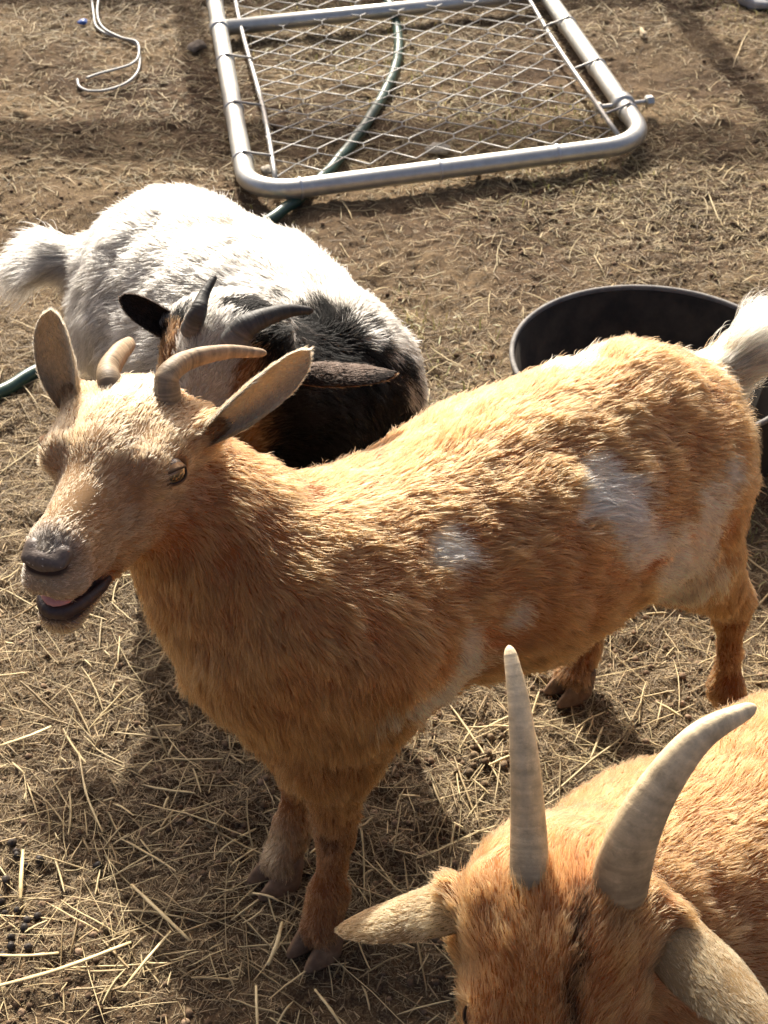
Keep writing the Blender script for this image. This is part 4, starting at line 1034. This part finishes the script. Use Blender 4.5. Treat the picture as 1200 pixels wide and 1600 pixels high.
# rubber tub
TB = gr(1022, 560, .13); M_RUB = principled('black_rubber', (.020, .016, .013), .85, spec=.25, noise=(25, (.050, .038, .028), .4, .7), bump=(120, .3, .001))
M_RIM = principled('scuffed_rim', (.20, .19, .175), .7, noise=(60, (.11, .10, .095), .4, .7))
tub = empty('feed_tub', (TB[0], TB[1], 0)); tag(tub, 'round black rubber feed tub with a scuffed pale rim behind the tan goat', 'tub')
def lathe(name, prof, mat, parent, c, n=72):
    prof = np.array(prof); th = np.linspace(0, 2*PI, n, endpoint=False); m = len(prof)
    V = np.stack([np.outer(prof[:, 0], np.cos(th))+c[0], np.outer(prof[:, 0], np.sin(th))+c[1], np.repeat(prof[:, 1:2], n, 1)+c[2]], -1).reshape(-1, 3)
    F = np.array([(i*n+j, i*n+(j+1) % n, (i+1)*n+(j+1) % n, (i+1)*n+j) for i in range(m-1) for j in range(n)])
    return link(name, mk_mesh(name, V, F), mat, parent)
RT = .184
lathe('bowl', [(.001, .012), (.145, .012), (.160, .020), (RT-.006, .128), (RT+.001, .128), (RT-.002, .110), (.172, .010), (.150, .002), (.001, .002)], M_RUB, tub, (TB[0], TB[1], 0))
lathe('rim', [(RT-.0035, .1285), (RT-.0037, .1325), (RT-.0018, .1345), (RT+.0010, .1345), (RT+.0028, .1325), (RT+.0028, .1290), (RT-.0035, .1285)], M_RIM, tub, (TB[0], TB[1], 0), 96)
# small litter
def lump(name, c, s, mat, lab, cat, seed):
    rr = np.random.default_rng(seed); n1, n2 = 16, 10; V = []
    for i in range(n2):
        for j in range(n1):
            ph = PI*(i+.001)/(n2-1); t = 2*PI*j/n1; d = np.array([math.sin(ph)*math.cos(t), math.sin(ph)*math.sin(t), math.cos(ph)]); V.append(d)
    V = np.array(V); V = V*(1+.22*wob(V, 1.4, seed)+.1*wob(V, .6, seed+1))[:, None]*np.array(s)+np.array(c)
    F = np.array([(i*n1+j, (i+1)*n1+j, (i+1)*n1+(j+1) % n1, i*n1+(j+1) % n1) for i in range(n2-1) for j in range(n1)])
    tag(link(name, mk_mesh(name, V, F), mat), lab, cat)
M_FL = principled('pale_fluff', (.40, .36, .30), .95, noise=(150, (.26, .23, .19), .4, .7), bump=(300, .8, .003))
lump('wool_tuft', gr(686, 232, .008), (.022, .018, .010), M_FL, 'pale tuft of shed wool lying under the gate mesh', 'tuft', 3)
lump('wool_tuft', gr(420, 266, .006), (.014, .014, .006), M_FL, 'small pale tuft of wool in the left corner of the gate', 'tuft', 5)
lump('feather', gr(1005, 52, .010), (.008, .022, .005), principled('feather_pale', (.42, .33, .21), .8), 'pale dry leaf-like scrap right of the gate', 'scrap', 9)
lump('plastic_scrap', gr(130, 34, .008), (.010, .012, .005), principled('blue_plastic', (.03, .10, .36), .4), 'small blue scrap of plastic in the top left', 'scrap', 11)
lump('stone', gr(1190, 3, .01), (.05, .03, .016), principled('grey_stone', (.42, .42, .42), .8, noise=(60, (.3, .3, .3), .4, .7)), 'flat grey stone at the top right corner', 'stone', 12)
lump('shade_leaf_lump', gr(308, 72, .006), (.018, .026, .008), principled('shade_leaf_grey', (.16, .13, .10), .9, bump=(90, .8, .006)), 'grey lump standing in for shade and a torn leaf beside the left gate tube', 'shade and leaf', 13)  # dark lump stands in for a patch of shade with a torn leaf
# pen fence beyond the picture, which throws the long bars of shade
M_WOOD = principled('weathered_wood', (.26, .20, .14), .85, noise=(18, (.15, .11, .08), .35, .7), bump=(60, .5, .003))
fence = empty('pen_fence', (0, 4.8, 0)); tag(fence, 'weathered post and rail pen fence beyond the gate, throwing bars of shade', 'fence')
def box(name, c, s, mat, parent, rz=0):
    V = np.array([(x_, y_, z_) for x_ in (-1, 1) for y_ in (-1, 1) for z_ in (-1, 1)], float)*np.array(s)/2; cz, sz = math.cos(rz), math.sin(rz)
    V = V@np.array([[cz, sz, 0], [-sz, cz, 0], [0, 0, 1]])+np.array(c)
    F = np.array([(0, 1, 3, 2), (4, 6, 7, 5), (0, 4, 5, 1), (2, 3, 7, 6), (0, 2, 6, 4), (1, 5, 7, 3)])
    return link(name, mk_mesh(name, V, F, False), mat, parent)

for x_ in (-2.90, -1.80, -.704, .386, 1.48, 2.58): box('post', (x_, 4.8, .86), (.055, .055, 1.78), M_WOOD, fence)
for z_, hh in ((1.66, .12), (1.03, .15), (.32, .12)):
    for x_ in (-2.35, -1.252, -.159, .933, 2.03): box('rail', (x_, 4.8-.042, z_), (1.088, .024, hh), M_WOOD, fence, .004*math.sin(x_*9))
